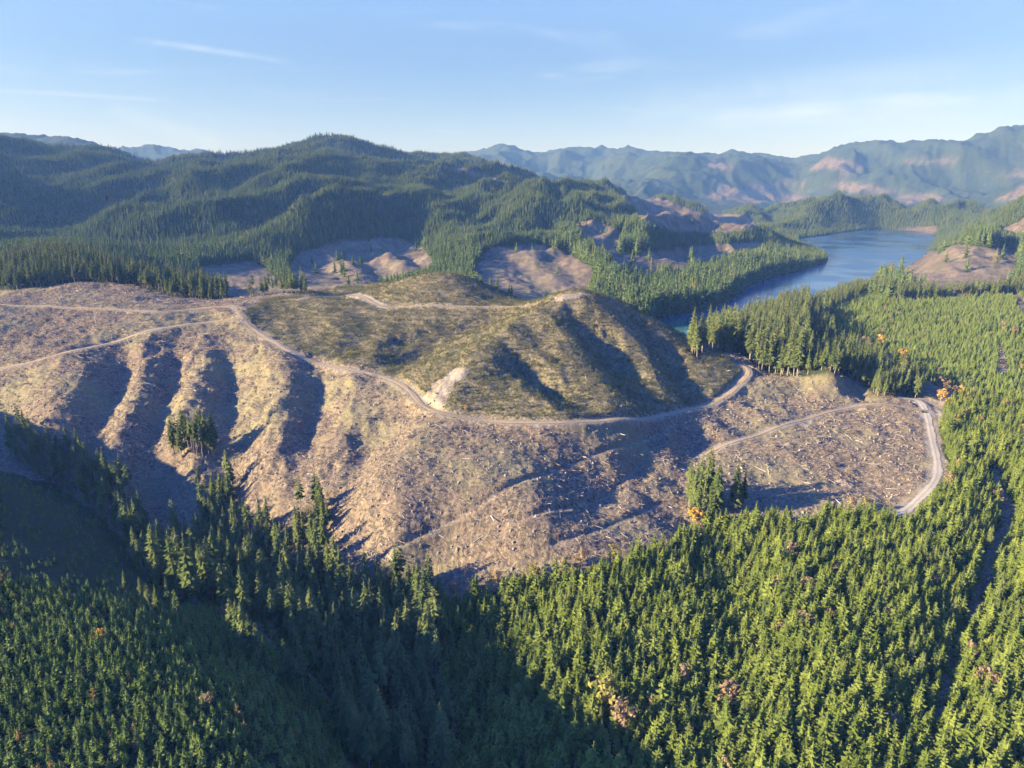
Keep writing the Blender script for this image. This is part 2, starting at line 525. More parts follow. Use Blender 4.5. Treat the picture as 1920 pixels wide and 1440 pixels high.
# gullies (-) and spurs (+) of the logged slopes
for pts, amp, w in [
    ([(228, 640), (240, 690), (205, 745), (160, 805), (140, 850), (150, 890)], -13, 32), ([(262, 650), (262, 720), (235, 790), (215, 850)], 5, 24),
    ([(120, 665), (110, 720), (90, 790)], 6, 28), ([(190, 655), (170, 720), (130, 790)], 3, 22),
    ([(330, 630), (330, 690), (298, 765), (287, 830), (290, 890), (315, 950), (350, 1010)], -14, 32), ([(375, 640), (388, 690), (350, 770), (330, 830)], 6, 26),
    ([(405, 630), (426, 690), (430, 770), (432, 860), (437, 920), (450, 980), (480, 1040)], -14, 34), ([(500, 650), (545, 690), (545, 780), (520, 870), (500, 930)], 7, 30),
    ([(575, 680), (596, 730), (575, 800), (552, 880), (545, 940), (560, 990)], -12, 32), ([(650, 720), (640, 800), (590, 900)], 4, 32),
    ([(748, 775), (690, 835), (640, 900), (612, 970)], -7, 28), ([(790, 800), (730, 900), (700, 980)], 4, 36),
    ([(950, 655), (1020, 715), (1075, 750)], -9, 26), ([(1085, 556), (1000, 592), (930, 642), (882, 695), (848, 742)], 7, 34), ([(985, 573), (900, 596), (820, 628), (760, 668), (738, 692)], -10, 42),
    ([(1030, 600), (1070, 660), (1120, 720), (1165, 775)], 5, 26), ([(1085, 600), (1125, 640), (1150, 672), (1160, 692)], -12, 28),
    ([(1150, 600), (1205, 660), (1235, 720), (1235, 750)], 4, 22), ([(1200, 610), (1260, 670), (1290, 740)], -8, 26),
    ([(700, 600), (680, 640), (620, 670)], -3, 24),
    ([(1215, 840), (1195, 870), (1240, 940)], -4, 20), ([(1315, 815), (1300, 850), (1270, 930), (1290, 985)], -6, 26), ([(1200, 880), (1130, 940), (1060, 960)], -2.5, 12),
    ([(1538, 698), (1552, 720), (1560, 735)], 15, 30), ([(1400, 770), (1440, 790)], 4, 16), ([(1330, 800), (1370, 820)], 4, 16), ([(880, 535), (930, 560)], -4, 30), ([(1590, 712), (1605, 745)], -5, 22), ([(1420, 730), (1480, 720)], 3, 22),
    ([(1345, 1010), (1390, 1110), (1400, 1200), (1370, 1300)], -9, 34), ([(1440, 1010), (1470, 1120), (1480, 1250), (1460, 1400)], 6, 30),
    ([(1860, 880), (1890, 960), (1850, 1090), (1770, 1280), (1740, 1420)], -8, 26), ([(1640, 1000), (1640, 1150), (1600, 1300)], 3, 34),
    ([(960, 1130), (900, 1240), (900, 1360)], -6, 30), ([(1120, 1100), (1090, 1220), (1080, 1340)], 5, 30),
    ([(1540, 560), (1600, 600), (1680, 640)], -4, 40), ([(1570, 545), (1640, 565)], 5, 40)]:
    carve(pts, amp, w)
wn_ = 1 - sstep(1000, 1600, YY)
ZZ += wn_ * (fbm(XX, YY, 75, 4, 31) * 2.2 + fbm(XX, YY, 24, 3, 41) * 1.1 + (fbm(XX, YY, 46, 3, 43, 0.5, True) - 0.4) * 2.6 * sstep(380, 440, YY + 0.4 * XX))

# summit heights along the skyline, levelled to the survey
def crest(pts, w):
    ca3 = np.array([ray(u, v) for u, v in pts])
    smax = np.where(w[:, None] > 0.5, (ZZ - CAMZ) / YY, -9).max(0)
    dlt = np.interp(A, ca3[:, 0], ca3[:, 1]) - smax
    kern = np.exp(-0.5 * (np.arange(-30, 31) / 6.0) ** 2)
    dlt = np.convolve(np.pad(dlt, 30, mode='edge'), kern / kern.sum(), 'valid')
    lo, hi = ca3[0, 0], ca3[-1, 0]
    dlt *= sstep(lo - 0.08, lo, A) * (1 - sstep(hi, hi + 0.08, A))
    ZZ[:] += dlt[None, :] * YY * w[:, None]


crest([(640, 552), (660, 549), (700, 538), (740, 528), (770, 519), (800, 512), (825, 510), (850, 512), (880, 520), (905, 530), (940, 546), (975, 561), (990, 567)],
      sstep(760, 825, YV) * (1 - sstep(895, 960, YV)))
crest([(0, 246), (60, 254), (100, 253), (160, 261), (200, 274), (240, 288), (290, 300)], sstep(4600, 5400, YV) * (1 - sstep(7000, 8000, YV)))
crest([(840, 292), (870, 285), (905, 277), (918, 280), (940, 266), (965, 276), (985, 282), (1000, 281), (1020, 289), (1045, 279), (1065, 271), (1090, 280), (1105, 276), (1130, 274), (1190, 276),
       (1225, 286), (1255, 283), (1290, 282), (1310, 287), (1340, 292), (1360, 283), (1380, 280), (1420, 286), (1460, 292), (1500, 298), (1515, 294), (1560, 278), (1590, 266), (1610, 264), (1650, 262),
       (1680, 266), (1710, 265), (1755, 264), (1775, 274), (1800, 270), (1850, 253), (1890, 241), (1905, 238), (1925, 243)], sstep(5600, 8200, YV))
crest([(290, 304), (340, 292), (370, 286), (400, 289), (440, 288), (480, 284), (520, 278), (560, 268), (595, 256), (615, 253), (650, 257), (690, 268), (720, 278), (760, 289), (800, 288), (850, 293)],
      sstep(2300, 3000, YV) * (1 - sstep(3900, 4700, YV)))

# ------------------------------------------------------------------ lake bed
LAKE_PX = [(1490, 449), (1530, 444), (1600, 433), (1655, 428), (1755, 437), (1750, 462), (1722, 488), (1668, 516), (1600, 545), (1500, 583), (1410, 615), (1350, 638),
           (1300, 655), (1240, 640), (1215, 610), (1240, 594), (1300, 586), (1345, 576), (1380, 556), (1400, 537), (1440, 523), (1520, 502), (1558, 490), (1545, 474), (1510, 466)]


def atz(u, v, z):
    a, s = ray(u, v)
    y = (z - CAMZ) / s
    return (a * y, y)


LAKE = np.array([atz(u, v, 0.0) for u, v in LAKE_PX])
for _ in range(2):
    LAKE = np.concatenate([np.stack([LAKE * 0.75 + np.roll(LAKE, -1, 0) * 0.25, LAKE * 0.25 + np.roll(LAKE, -1, 0) * 0.75], 1).reshape(-1, 2)])


def inside(poly, x, y):
    poly = np.asarray(poly, float)
    r = np.zeros(x.shape, bool)
    xa, ya = poly[-1, :2]
    for xb, yb in poly[:, :2]:
        if ya != yb:
            c = ((yb > y) != (ya > y)) & (x < (xa - xb) * (y - yb) / (ya - yb) + xb)
            r ^= c
        xa, ya = xb, yb
    return r


def sdist(poly, x, y):
    best = np.full(x.shape, 1e12)
    for k in range(len(poly)):
        ax, ay = poly[k - 1]
        bx, by = poly[k]
        ex, ey = bx - ax, by - ay
        t = np.clip(((x - ax) * ex + (y - ay) * ey) / (ex * ex + ey * ey + 1e-9), 0, 1)
        best = np.minimum(best, (x - ax - t * ex) ** 2 + (y - ay - t * ey) ** 2)
    d = np.sqrt(best)
    return np.where(inside(poly, x, y), -d, d)


lm = np.where(((XX > LAKE[:, 0].min() - 260) & (XX < LAKE[:, 0].max() + 260) & (YY > LAKE[:, 1].min() - 260) & (YY < LAKE[:, 1].max() + 260)).ravel())[0]
ld = sdist(LAKE, XX.ravel()[lm], YY.ravel()[lm])
zf = ZZ.ravel()
LD = np.full(zf.shape, 1e4)
LD[lm] = ld
shore = np.where(ld < 0, np.maximum(-9, ld * 0.25), np.minimum(ld * 0.16, 60))
bl = sstep(0, 200, ld)
zl = zf[lm]
zf[lm] = np.where(ld < 0, shore, np.maximum(shore, 0.3) * (1 - bl) + np.maximum(zl, 1.5) * bl)
zf[lm] = np.where((ld >= 0), np.minimum(np.maximum(zf[lm], np.minimum(0.05 + ld * 0.16, 3)), np.maximum(zl, 0.05 + ld * 0.25)), zf[lm])

# ------------------------------------------------------------------ roads (levelled into the ground)
ROADS = {  # name -> (line, half width, label)
    'main': ([(441, 577), (452, 597), (485, 622), (520, 646), (555, 665), (590, 680), (660, 693), (705, 702), (742, 714), (768, 732), (782, 752), (800, 768), (835, 778),
              (900, 787), (970, 793), (1060, 795), (1160, 789), (1250, 778), (1325, 762), (1362, 742), (1390, 716), (1405, 698), (1398, 688), (1383, 682)], 2.3),
    'lower': ([(-60, 704), (0, 692), (75, 677), (150, 656), (230, 636), (320, 615), (400, 603), (450, 598)], 2.1),
    'upper': ([(-60, 566), (0, 570), (60, 574), (150, 578), (230, 582), (290, 586), (330, 583), (385, 577), (430, 574), (446, 582)], 2.0),
    'saddle': ([(560, 562), (630, 553), (668, 552), (690, 562), (706, 574), (745, 577), (860, 576), (945, 573), (1010, 567), (1050, 558), (1085, 552)], 1.8),
    'gravel': ([(1680, 972), (1720, 940), (1752, 908), (1760, 880), (1752, 840), (1744, 800), (1736, 768), (1722, 752), (1690, 745)], 3.0),
    'flat': ([(1740, 770), (1690, 762), (1635, 756), (1590, 764), (1540, 776), (1490, 791), (1440, 808), (1400, 822), (1340, 842), (1310, 858)], 1.4),
    'trail': ([(1265, 792), (1235, 812), (1195, 832), (1120, 850), (1060, 872), (1000, 894), (930, 928), (870, 965), (800, 1000), (740, 1030)], 0.9),
    'spur': ([(1195, 872), (1165, 905), (1130, 935), (1080, 950), (1010, 962), (950, 985)], 0.8),
    'bench': ([(1240, 940), (1190, 965), (1120, 995), (1040, 1020)], 0.8),
}
ROADW = {}
ROADMASK = np.zeros(NA * NL)
for nm, (pts, hw) in ROADS.items():
    pl = castpoly(pts, 300)
    idx, d, who, q = near(pl, hw + 12, 2.5)
    q[:, 2] = hgt(q[:, 0], q[:, 1])
    k = 13
    zs = np.convolve(np.pad(q[:, 2], k // 2, mode='edge'), np.ones(k) / k, 'valid')
    q[:, 2] = zs
    ROADW[nm] = q
    soft_ = hw < 1
    f = 1 - sstep(hw + (0.3 if soft_ else 1.8), hw + (2.5 if soft_ else 6.0), d)
    zf[idx] = zf[idx] * (1 - f) + (zs[who] - (1.1 if soft_ else 0.0)) * f
    ROADMASK[idx] = np.maximum(ROADMASK[idx], (0.6 if soft_ else 1.0) * (1 - sstep(hw + 0.5, hw + (2.2 if soft_ else 6.5), d)))
ZZ = zf.reshape(NL, NA)
RM = ROADMASK.reshape(NL, NA)

# ------------------------------------------------------------------ land cover
UU, VV, _ = project(XX, YY, ZZ)
JU = UU + fbm(XX, YY, 14, 2, 51) * 9 * np.clip(500 / YY, .25, 1.2) + fbm(XX, YY, 90, 2, 52) * np.clip(6 * 700 / YY, 1, 10)
JV = VV + fbm(XX, YY, 14, 2, 53) * 5 * np.clip(500 / YY, .25, 1.2) + fbm(XX, YY, 90, 2, 54) * np.clip(3 * 700 / YY, 1, 6)

PLANT = [[(860, 1700), (845, 1440), (835, 1300), (815, 1200), (830, 1135), (900, 1110), (1000, 1090), (1100, 1080), (1200, 1045), (1270, 1012), (1330, 985), (1440, 975),
          (1500, 985), (1560, 965), (1640, 972), (1690, 968), (1725, 938), (1765, 905), (1776, 870), (1764, 830), (1755, 780), (1800, 735), (1740, 715), (1680, 672), (1600, 640),
          (1545, 600), (1540, 560), (1590, 545), (1680, 566), (1790, 558), (1880, 552), (2600, 540), (2600, 1700)]]
GAPS = [[(1853, 880), (1872, 880), (1898, 960), (1860, 1090), (1790, 1260), (1750, 1420), (1725, 1420), (1765, 1260), (1835, 1090), (1872, 960)],
        [(1870, 650), (1882, 648), (1892, 700), (1885, 715), (1874, 700)], [(1880, 520), (1895, 516), (1935, 600), (1920, 600)]]
MATURE = [[(255, 955), (300, 1015), (380, 1000), (375, 905), (440, 900), (455, 985), (540, 985), (560, 955), (605, 950), (612, 1020), (650, 1100), (700, 1125), (760, 1095), (835, 1130),
           (815, 1200), (835, 1300), (845, 1440), (860, 1700), (640, 1700), (645, 1380), (610, 1290), (520, 1205), (440, 1160), (340, 1120), (270, 1070), (200, 990)],
          [(10, 800), (60, 815), (110, 840), (160, 860), (235, 930), (262, 980), (225, 1000), (150, 950), (70, 890), (20, 870)],
          [(360, 842), (372, 842), (372, 848), (360, 848)],
          [(1288, 935), (1330, 925), (1345, 965), (1290, 985)], [(1368, 945), (1392, 945), (1392, 960), (1368, 960)],
          [(1310, 672), (1325, 650), (1355, 634), (1410, 612), (1500, 580), (1590, 545), (1640, 528), (1640, 545), (1575, 575), (1540, 600), (1580, 650), (1650, 690), (1720, 722),
           (1735, 752), (1700, 752), (1640, 742), (1580, 700), (1480, 708), (1425, 695), (1405, 668), (1340, 655), (1280, 655)],
          [(1595, 516), (1680, 551), (1790, 556), (1885, 546), (1905, 535), (1960, 530), (1960, 548), (1880, 553), (1790, 560), (1680, 566), (1600, 545)],
          [(-60, 540), (0, 545), (70, 538), (150, 528), (250, 535), (320, 556), (375, 562), (425, 566), (430, 556), (380, 545), (360, 480), (-60, 480)],
          [(470, 572), (530, 562), (575, 556), (575, 545), (470, 556)]]
SEED = [[(-900, 1700), (-900, 1085), (-100, 1085), (0, 1085), (60, 1100), (150, 1120), (240, 1130), (330, 1160), (420, 1165), (520, 1210), (605, 1295), (645, 1390), (640, 1700)],
        [(-400, 930), (0, 885), (100, 910), (170, 950), (215, 1000), (265, 1065), (340, 1120), (440, 1160), (420, 1185), (330, 1165), (240, 1135), (0, 1088), (-400, 1088)]]
REGROW = [[(452, 588), (520, 635), (600, 672), (690, 690), (748, 708), (790, 755), (830, 772), (1000, 788), (1200, 782), (1335, 752), (1395, 690), (1330, 640), (1200, 560), (1100, 525),
           (950, 520), (820, 485), (700, 525), (600, 545), (500, 560)]]
BARE = [[(792, 745), (818, 716), (838, 702), (862, 688), (884, 688), (880, 702), (858, 716), (848, 740), (838, 760), (826, 766)], [(783, 742), (800, 744), (836, 762), (828, 775), (800, 766)],
        [(1040, 556), (1090, 547), (1110, 552), (1070, 562), (1030, 566)], [(1498, 795), (1522, 788), (1526, 796), (1506, 804)], [(640, 553), (680, 548), (706, 562), (730, 580), (700, 574)],
        [(1712, 746), (1772, 750), (1768, 790), (1752, 806), (1732, 800)]]
FARCUT = [[(540, 500), (562, 472), (640, 449), (750, 446), (792, 462), (820, 500), (800, 520), (740, 540), (600, 560), (552, 545)],
          [(325, 535), (380, 500), (470, 488), (505, 508), (545, 540), (520, 566), (440, 556)],
          [(895, 490), (920, 464), (1000, 457), (1060, 470), (1110, 500), (1125, 545), (1060, 580), (960, 580), (885, 535)],
          [(1075, 418), (1112, 412), (1170, 436), (1165, 470), (1120, 490), (1090, 460)], [(1125, 472), (1180, 474), (1300, 462), (1430, 452), (1425, 478), (1370, 500), (1290, 522), (1210, 536), (1150, 520)],
          [(1150, 362), (1190, 366), (1250, 375), (1300, 396), (1400, 404), (1430, 432), (1340, 430), (1250, 436), (1200, 430), (1192, 398)],
          [(1180, 420), (1260, 424), (1330, 424), (1400, 432), (1360, 440), (1240, 436)],
          [(812, 308), (880, 318), (968, 345), (935, 342), (850, 322)],
          [(1640, 512), (1700, 482), (1800, 458), (1905, 466), (1915, 508), (1890, 545), (1780, 560), (1690, 548)],
          [(1855, 440), (1940, 402), (1960, 440), (1880, 460)], [(1640, 432), (1755, 424), (1760, 440), (1700, 436)]]
MTCUT = [[(1325, 372), (1352, 342), (1395, 358), (1415, 346), (1440, 350), (1475, 362), (1540, 372), (1500, 384), (1440, 376), (1410, 384), (1380, 376)],
         [(1548, 350), (1580, 340), (1650, 352), (1690, 362), (1620, 366)], [(1510, 320), (1552, 294), (1610, 306), (1632, 322), (1590, 326), (1550, 316)],
         [(1662, 374), (1700, 366), (1750, 362), (1778, 376), (1700, 382)], [(1862, 376), (1925, 346), (1960, 380)], [(920, 305), (966, 303), (952, 317), (932, 316)],
         [(268, 308), (300, 298), (350, 286), (345, 296), (305, 308)], [(1690, 302), (1800, 298), (1790, 306), (1700, 308)], [(120, 281), (150, 275), (160, 281), (135, 287)],
         [(1870, 328), (1925, 322), (1925, 334), (1880, 332)], [(1310, 298), (1370, 310), (1390, 325), (1330, 312)], [(1420, 345), (1520, 340), (1500, 346), (1450, 352)]]


def anyin(polys, u, v):
    r = np.zeros(u.shape, bool)
    for p in polys:
        r |= inside(p, u, v)
    return r


def classify(x, y, u, v, ld):
    """0 slash, 1 regrowth, 2 young plantation, 3 mature conifers, 4 saplings, 5 bare soil, 6 far forest, 7 water"""
    c = np.zeros(u.shape, int)
    nearm = y < 980
    c[~nearm] = 6
    c[(~nearm) & (anyin(FARCUT, u, v) & (y < 4600))] = 0
    c[(y > 4000) & anyin(MTCUT, u, v)] = 0
    g = nearm & anyin(REGROW, u, v)
    c[g & ((x < 330) | (u < 1400))] = 1
    c[anyin(PLANT, u, v) & (y < 1400) & (y < 1300)] = 2
    c[anyin(MATURE[:1], u, v) & (y < 500)] = 3
    c[anyin(MATURE[1:5], u, v) & (y < 620)] = 3
    c[anyin(MATURE[5:7], u, v) & (y > 560) & (y < 1700)] = 3
    c[anyin(MATURE[7:], u, v) & (y > 840) & (y < 1060)] = 3
    c[(y > 880) & (y < 1000) & (c == 0) & (u < 370)] = 3
    c[anyin(SEED, u, v) & (y < 480)] = 4
    c[anyin(GAPS, u, v) & (c == 2)] = 0
    c[anyin(BARE, u, v) & (y < 900)] = 5
    c[ld < 0] = 7
    return c


CLS = classify(XX, YY, JU, JV, LD.reshape(NL, NA))
cut = (CLS == 0) & (YY < 1000)
soft = (CLS <= 1) | (CLS == 5)
nr = (1 - RM) * np.where(YY < 1100, 1, 0)
ZZ = ZZ + nr * (np.where(cut, 1.0, np.where(CLS == 5, 1.3, 0.4)) * (fbm(XX, YY, 9, 3, 61) * 1.0 + fbm(XX, YY, 3.6, 2, 62) * 0.7))
ZZ = ZZ + np.where((CLS == 6) & (YY > 3000), 1, 0) * fbm(XX, YY, 40, 2, 71) * 5
ZZ = ZZ + np.where((CLS == 0) & (YY > 980) & (YY < 4500), 1, 0) * (fbm(XX, YY, 42, 3, 73) * 5 + fbm(XX, YY, 16, 2, 74) * 1.5)
COV = np.zeros((NL, NA, 4), np.float32)
COV[..., 0] = (CLS == 0) + np.where((CLS == 3) & (YY < 620), np.where((UU < 250) | (VV < 1050), 0.6, 0.2), 0)
COV[..., 1] = (CLS == 1)
COV[..., 2] = np.maximum((CLS == 5), RM * 0.75)
COV[..., 3] = 1.0
for k in range(3):      # soften by one cell
    c = COV[..., k]
    c[1:-1, 1:-1] = (c[1:-1, 1:-1] * 2 + c[:-2, 1:-1] + c[2:, 1:-1] + c[1:-1, :-2] + c[1:-1, 2:]) / 6
SS = (ZZ - CAMZ) / YY
CM = np.maximum.accumulate(SS, 0)


# ------------------------------------------------------------------ materials
def new_mat(name):
    m = bpy.data.materials.new(name)
    m.use_nodes = True
    t = NT(m.node_tree)
    t.n.clear()
    out = t.add('ShaderNodeOutputMaterial')
    return m, t, out


def bsdf(t, out, col, rough=0.9, spec=0.15, normal=None):
    b = t.add('ShaderNodeBsdfPrincipled')
    t.put(b.inputs['Base Color'], col)
    t.put(b.inputs['Roughness'], rough)
    b.inputs['Specular IOR Level'].default_value = spec
    if normal is not None:
        t.put(b.inputs['Normal'], normal)
    t.l.new(b.outputs[0], out.inputs[0])
    return b


def foliage(name, ca_, cb_, rare=None, transl=0.2):
    m, t, out = new_mat(name)
    rnd = t.add('ShaderNodeObjectInfo').outputs['Random']
    pos = t.add('ShaderNodeNewGeometry').outputs['Position']
    nz = t.noise(pos, 0.9, 3, 0.6)
    big = t.noise(pos, 0.02, 2, 0.5)
    f = t.math('ADD', t.math('MULTIPLY', rnd, 0.55), t.math('MULTIPLY', t.math('ADD', nz, t.math('SUBTRACT', big, 0.5)), 0.5), clamp=True)
    col = t.mix(f, c4(ca_), c4(cb_))
    if rare is not None:
        col = t.mix(t.remap(rnd, 0.965, 0.97, 0, 0.8), col, c4(rare))
    d = t.add('ShaderNodeBsdfDiffuse')
    t.put(d.inputs[0], col)
    tr_ = t.add('ShaderNodeBsdfTranslucent')
    t.put(tr_.inputs[0], col)
    mx = t.add('ShaderNodeMixShader')
    mx.inputs[0].default_value = transl
    t.l.new(d.outputs[0], mx.inputs[1])
    t.l.new(tr_.outputs[0], mx.inputs[2])
    t.l.new(mx.outputs[0], out.inputs[0])
    return m


def wood(name, ca_, cb_, scale=3.0):
    m, t, out = new_mat(name)
    pos = t.add('ShaderNodeNewGeometry').outputs['Position']
    rnd = t.add('ShaderNodeObjectInfo').outputs['Random']
    f = t.math('ADD', t.math('MULTIPLY', t.noise(pos, scale, 4), 0.6), t.math('MULTIPLY', rnd, 0.45), clamp=True)
    bsdf(t, out, t.mix(f, c4(ca_), c4(cb_)))
    return m


M_FIR = foliage("young_fir_needles", (0.055, 0.085, 0.017), (0.215, 0.240, 0.052))
M_FIRL = foliage("light_fir_needles", (0.085, 0.125, 0.030), (0.220, 0.260, 0.070))
M_SEED = foliage("sapling_needles", (0.060, 0.100, 0.024), (0.205, 0.245, 0.068), (0.22, 0.13, 0.05))
M_OLD = foliage("old_conifer_needles", (0.050, 0.080, 0.026), (0.175, 0.190, 0.060))
M_FAR = foliage("hillside_conifer_needles", (0.040, 0.072, 0.026), (0.150, 0.190, 0.065), (0.18, 0.14, 0.07))
M_SHRUB = foliage("regrowth_leaves", (0.055, 0.070, 0.018), (0.190, 0.180, 0.060), (0.22, 0.14, 0.05))
M_TAN = foliage("autumn_twigs", (0.20, 0.13, 0.075), (0.34, 0.24, 0.13))
M_YEL = foliage("autumn_yellow_leaves", (0.34, 0.19, 0.04), (0.52, 0.33, 0.08))
M_OLV = foliage("autumn_olive_leaves", (0.13, 0.12, 0.03), (0.28, 0.24, 0.07))
M_BARK = wood("conifer_bark", (0.16, 0.12, 0.09), (0.36, 0.30, 0.24))
M_PALE = wood("bleached_wood", (0.34, 0.29, 0.24), (0.56, 0.50, 0.43))
M_SLASH = wood("slash_wood", (0.05, 0.036, 0.027), (0.42, 0.33, 0.25))
M_ROCK = wood("dark_rock", (0.07, 0.065, 0.06), (0.2, 0.18, 0.16), 1.2)

# ground
M_GROUND, t, out = new_mat("logged_valley_ground")
pos = t.add('ShaderNodeNewGeometry').outputs['Position']
att = t.add('ShaderNodeVertexColor')
att.layer_name = "cover"
sep = t.add('ShaderNodeSeparateColor')
t.l.new(att.outputs[0], sep.inputs[0])
flatp = t.vmath('MULTIPLY', pos, (1.0, 1.0, 0.35))
n1 = t.noise(flatp, 0.06, 5, 0.6)
n2 = t.noise(flatp, 0.55, 5, 0.7, 0.6)
n3 = t.noise(flatp, 2.0, 3, 0.6)
nb = t.noise(flatp, 0.012, 4, 0.55)
slash = t.mix(t.remap(n2, 0.36, 0.66), c4((0.060, 0.045, 0.033)), c4((0.30, 0.222, 0.142)))
slash = t.mix(t.remap(n1, 0.42, 0.66, 0, 0.55), slash, c4((0.24, 0.165, 0.105)))
slash = t.mix(t.remap(n3, 0.60, 0.75, 0, 0.8), slash, c4((0.40, 0.32, 0.24)))
slash = t.mix(t.remap(t.noise(flatp, 0.13, 4, 0.65), 0.50, 0.68, 0, 0.6), slash, c4((0.085, 0.068, 0.056)))
slash = t.mix(t.remap(nb, 0.47, 0.62, 0, 0.65), slash, c4((0.215, 0.185, 0.095)))
reg = t.mix(t.remap(n2, 0.36, 0.64), c4((0.048, 0.044, 0.024)), c4((0.235, 0.188, 0.105)))
reg = t.mix(t.remap(n1, 0.45, 0.65, 0, 0.5), reg, c4((0.265, 0.205, 0.120)))
reg = t.mix(t.remap(n3, 0.58, 0.72, 0, 0.6), reg, c4((0.085, 0.095, 0.032)))
bare = t.mix(t.remap(n2, 0.35, 0.65), c4((0.17, 0.125, 0.075)), c4((0.37, 0.29, 0.19)))
bare = t.mix(t.remap(n1, 0.45, 0.62, 0, 0.7), bare, c4((0.27, 0.245, 0.21)))
bare = t.mix(t.remap(n3, 0.55, 0.7, 0, 0.7), bare, c4((0.11, 0.09, 0.065)))
fl = t.mix(n2, c4((0.018, 0.026, 0.012)), c4((0.055, 0.065, 0.030)))
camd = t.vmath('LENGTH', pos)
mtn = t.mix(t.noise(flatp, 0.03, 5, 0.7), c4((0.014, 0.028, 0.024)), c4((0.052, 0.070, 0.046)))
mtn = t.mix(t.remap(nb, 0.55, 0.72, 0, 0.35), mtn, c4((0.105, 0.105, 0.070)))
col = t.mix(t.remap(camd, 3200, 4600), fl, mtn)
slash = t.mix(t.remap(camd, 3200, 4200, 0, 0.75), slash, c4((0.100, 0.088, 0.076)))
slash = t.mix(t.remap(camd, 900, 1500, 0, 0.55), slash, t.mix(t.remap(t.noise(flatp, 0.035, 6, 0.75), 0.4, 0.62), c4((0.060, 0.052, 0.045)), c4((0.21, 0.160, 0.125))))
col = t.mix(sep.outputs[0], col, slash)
col = t.mix(sep.outputs[1], col, reg)
wob_ = t.math('MULTIPLY', t.math('SUBTRACT', n2, 0.5), 1.4)
bw = t.remap(t.math('ADD', sep.outputs[2], t.math('ADD', wob_, t.math('MULTIPLY', t.math('SUBTRACT', t.noise(flatp, 0.16, 4, 0.6), 0.5), 1.2))), 0.3, 0.7)
col = t.mix(t.math('MULTIPLY', bw, t.remap(sep.outputs[2], 0.02, 0.2)), col, bare)
bp = t.add('ShaderNodeBump')
bp.inputs['Strength'].default_value = 0.8
bp.inputs['Distance'].default_value = 1.1
t.put(bp.inputs['Height'], t.math('ADD', n2, t.math('MULTIPLY', n3, 0.45)))
bsdf(t, out, col, 0.95, 0.08, bp.outputs[0])

V = np.stack([XX, YY, ZZ], -1).reshape(-1, 3)
I = np.arange(NL * NA).reshape(NL, NA)
Fq = np.stack([I[:-1, :-1], I[:-1, 1:], I[1:, 1:], I[1:, :-1]], -1).reshape(-1, 4)
gme = mesh_from("terrain", V, Fq, [M_GROUND], smooth=True)
ca_att = gme.color_attributes.new("cover", 'FLOAT_COLOR', 'POINT')
ca_att.data.foreach_set("color", COV.reshape(-1))
tag(link("terrain", gme), "logged hills, forest floor and mountains of the valley", "terrain", kind='structure')

# lake water
M_WATER, t, out = new_mat("lake_water")
pos = t.add('ShaderNodeNewGeometry').outputs['Position']
spx = t.add('ShaderNodeSeparateXYZ')
t.l.new(pos, spx.inputs[0])
depthc = t.mix(t.remap(spx.outputs[1], 990, 1150), c4((0.030, 0.105, 0.085)), c4((0.016, 0.060, 0.130)))
b = t.add('ShaderNodeBump')
b.inputs['Strength'].default_value = 0.05
b.inputs['Distance'].default_value = 0.4
wv = t.add('ShaderNodeMapping')
t.put(wv.inputs[0], pos)
wv.inputs['Scale'].default_value = (0.25, 0.6, 1)
t.put(b.inputs['Height'], t.noise(wv.outputs[0], 0.6, 4, 0.6))
wind = t.noise(pos, 0.006, 3, 0.5)
bsdf(t, out, depthc, t.remap(wind, 0.4, 0.6, 0.1, 0.25), 0.3, b.outputs[0])
lc = LAKE.mean(0)
nl = len(LAKE)
ring = []
for k in range(nl):
    e = LAKE[(k + 1) % nl] - LAKE[k - 1]
    nrm = np.array([e[1], -e[0]]) / (np.linalg.norm(e) + 1e-9)
    p = LAKE[k] + nrm * 3
    if inside(LAKE, np.array([p[0]]), np.array([p[1]]))[0]:
        p = LAKE[k] - nrm * 3
    ring.append((p[0], p[1], 0.0))
wm = mesh_from("lake", ring, [list(range(nl))], [M_WATER])
tag(link("lake", wm), "long narrow blue lake between forested shores", "lake", kind='structure')

# roads
def road_mat(name, c_lo, c_hi, c_mid):
    m, t, out = new_mat(name)
    pos = t.add('ShaderNodeNewGeometry').outputs['Position']
    tr_ = t.add('ShaderNodeVertexColor')
    tr_.layer_name = "track"
    sp_ = t.add('ShaderNodeSeparateColor')
    t.l.new(tr_.outputs[0], sp_.inputs[0])
    nn = t.noise(pos, 0.5, 5, 0.65)
    big = t.noise(pos, 0.035, 4, 0.6)
    col = t.mix(nn, c4(c_lo), c4(c_hi))
    wear = t.math('ADD', sp_.outputs[0], t.math('MULTIPLY', t.math('SUBTRACT', nn, 0.5), 1.0))
    col = t.mix(t.remap(wear, 0.2, 0.75, 0.8, 0.0), col, c4(c_mid))
    col = t.mix(t.remap(big, 0.48, 0.68, 0, 0.45), col, c4(c_mid))
    bsdf(t, out, col, 0.95, 0.05)
    return m


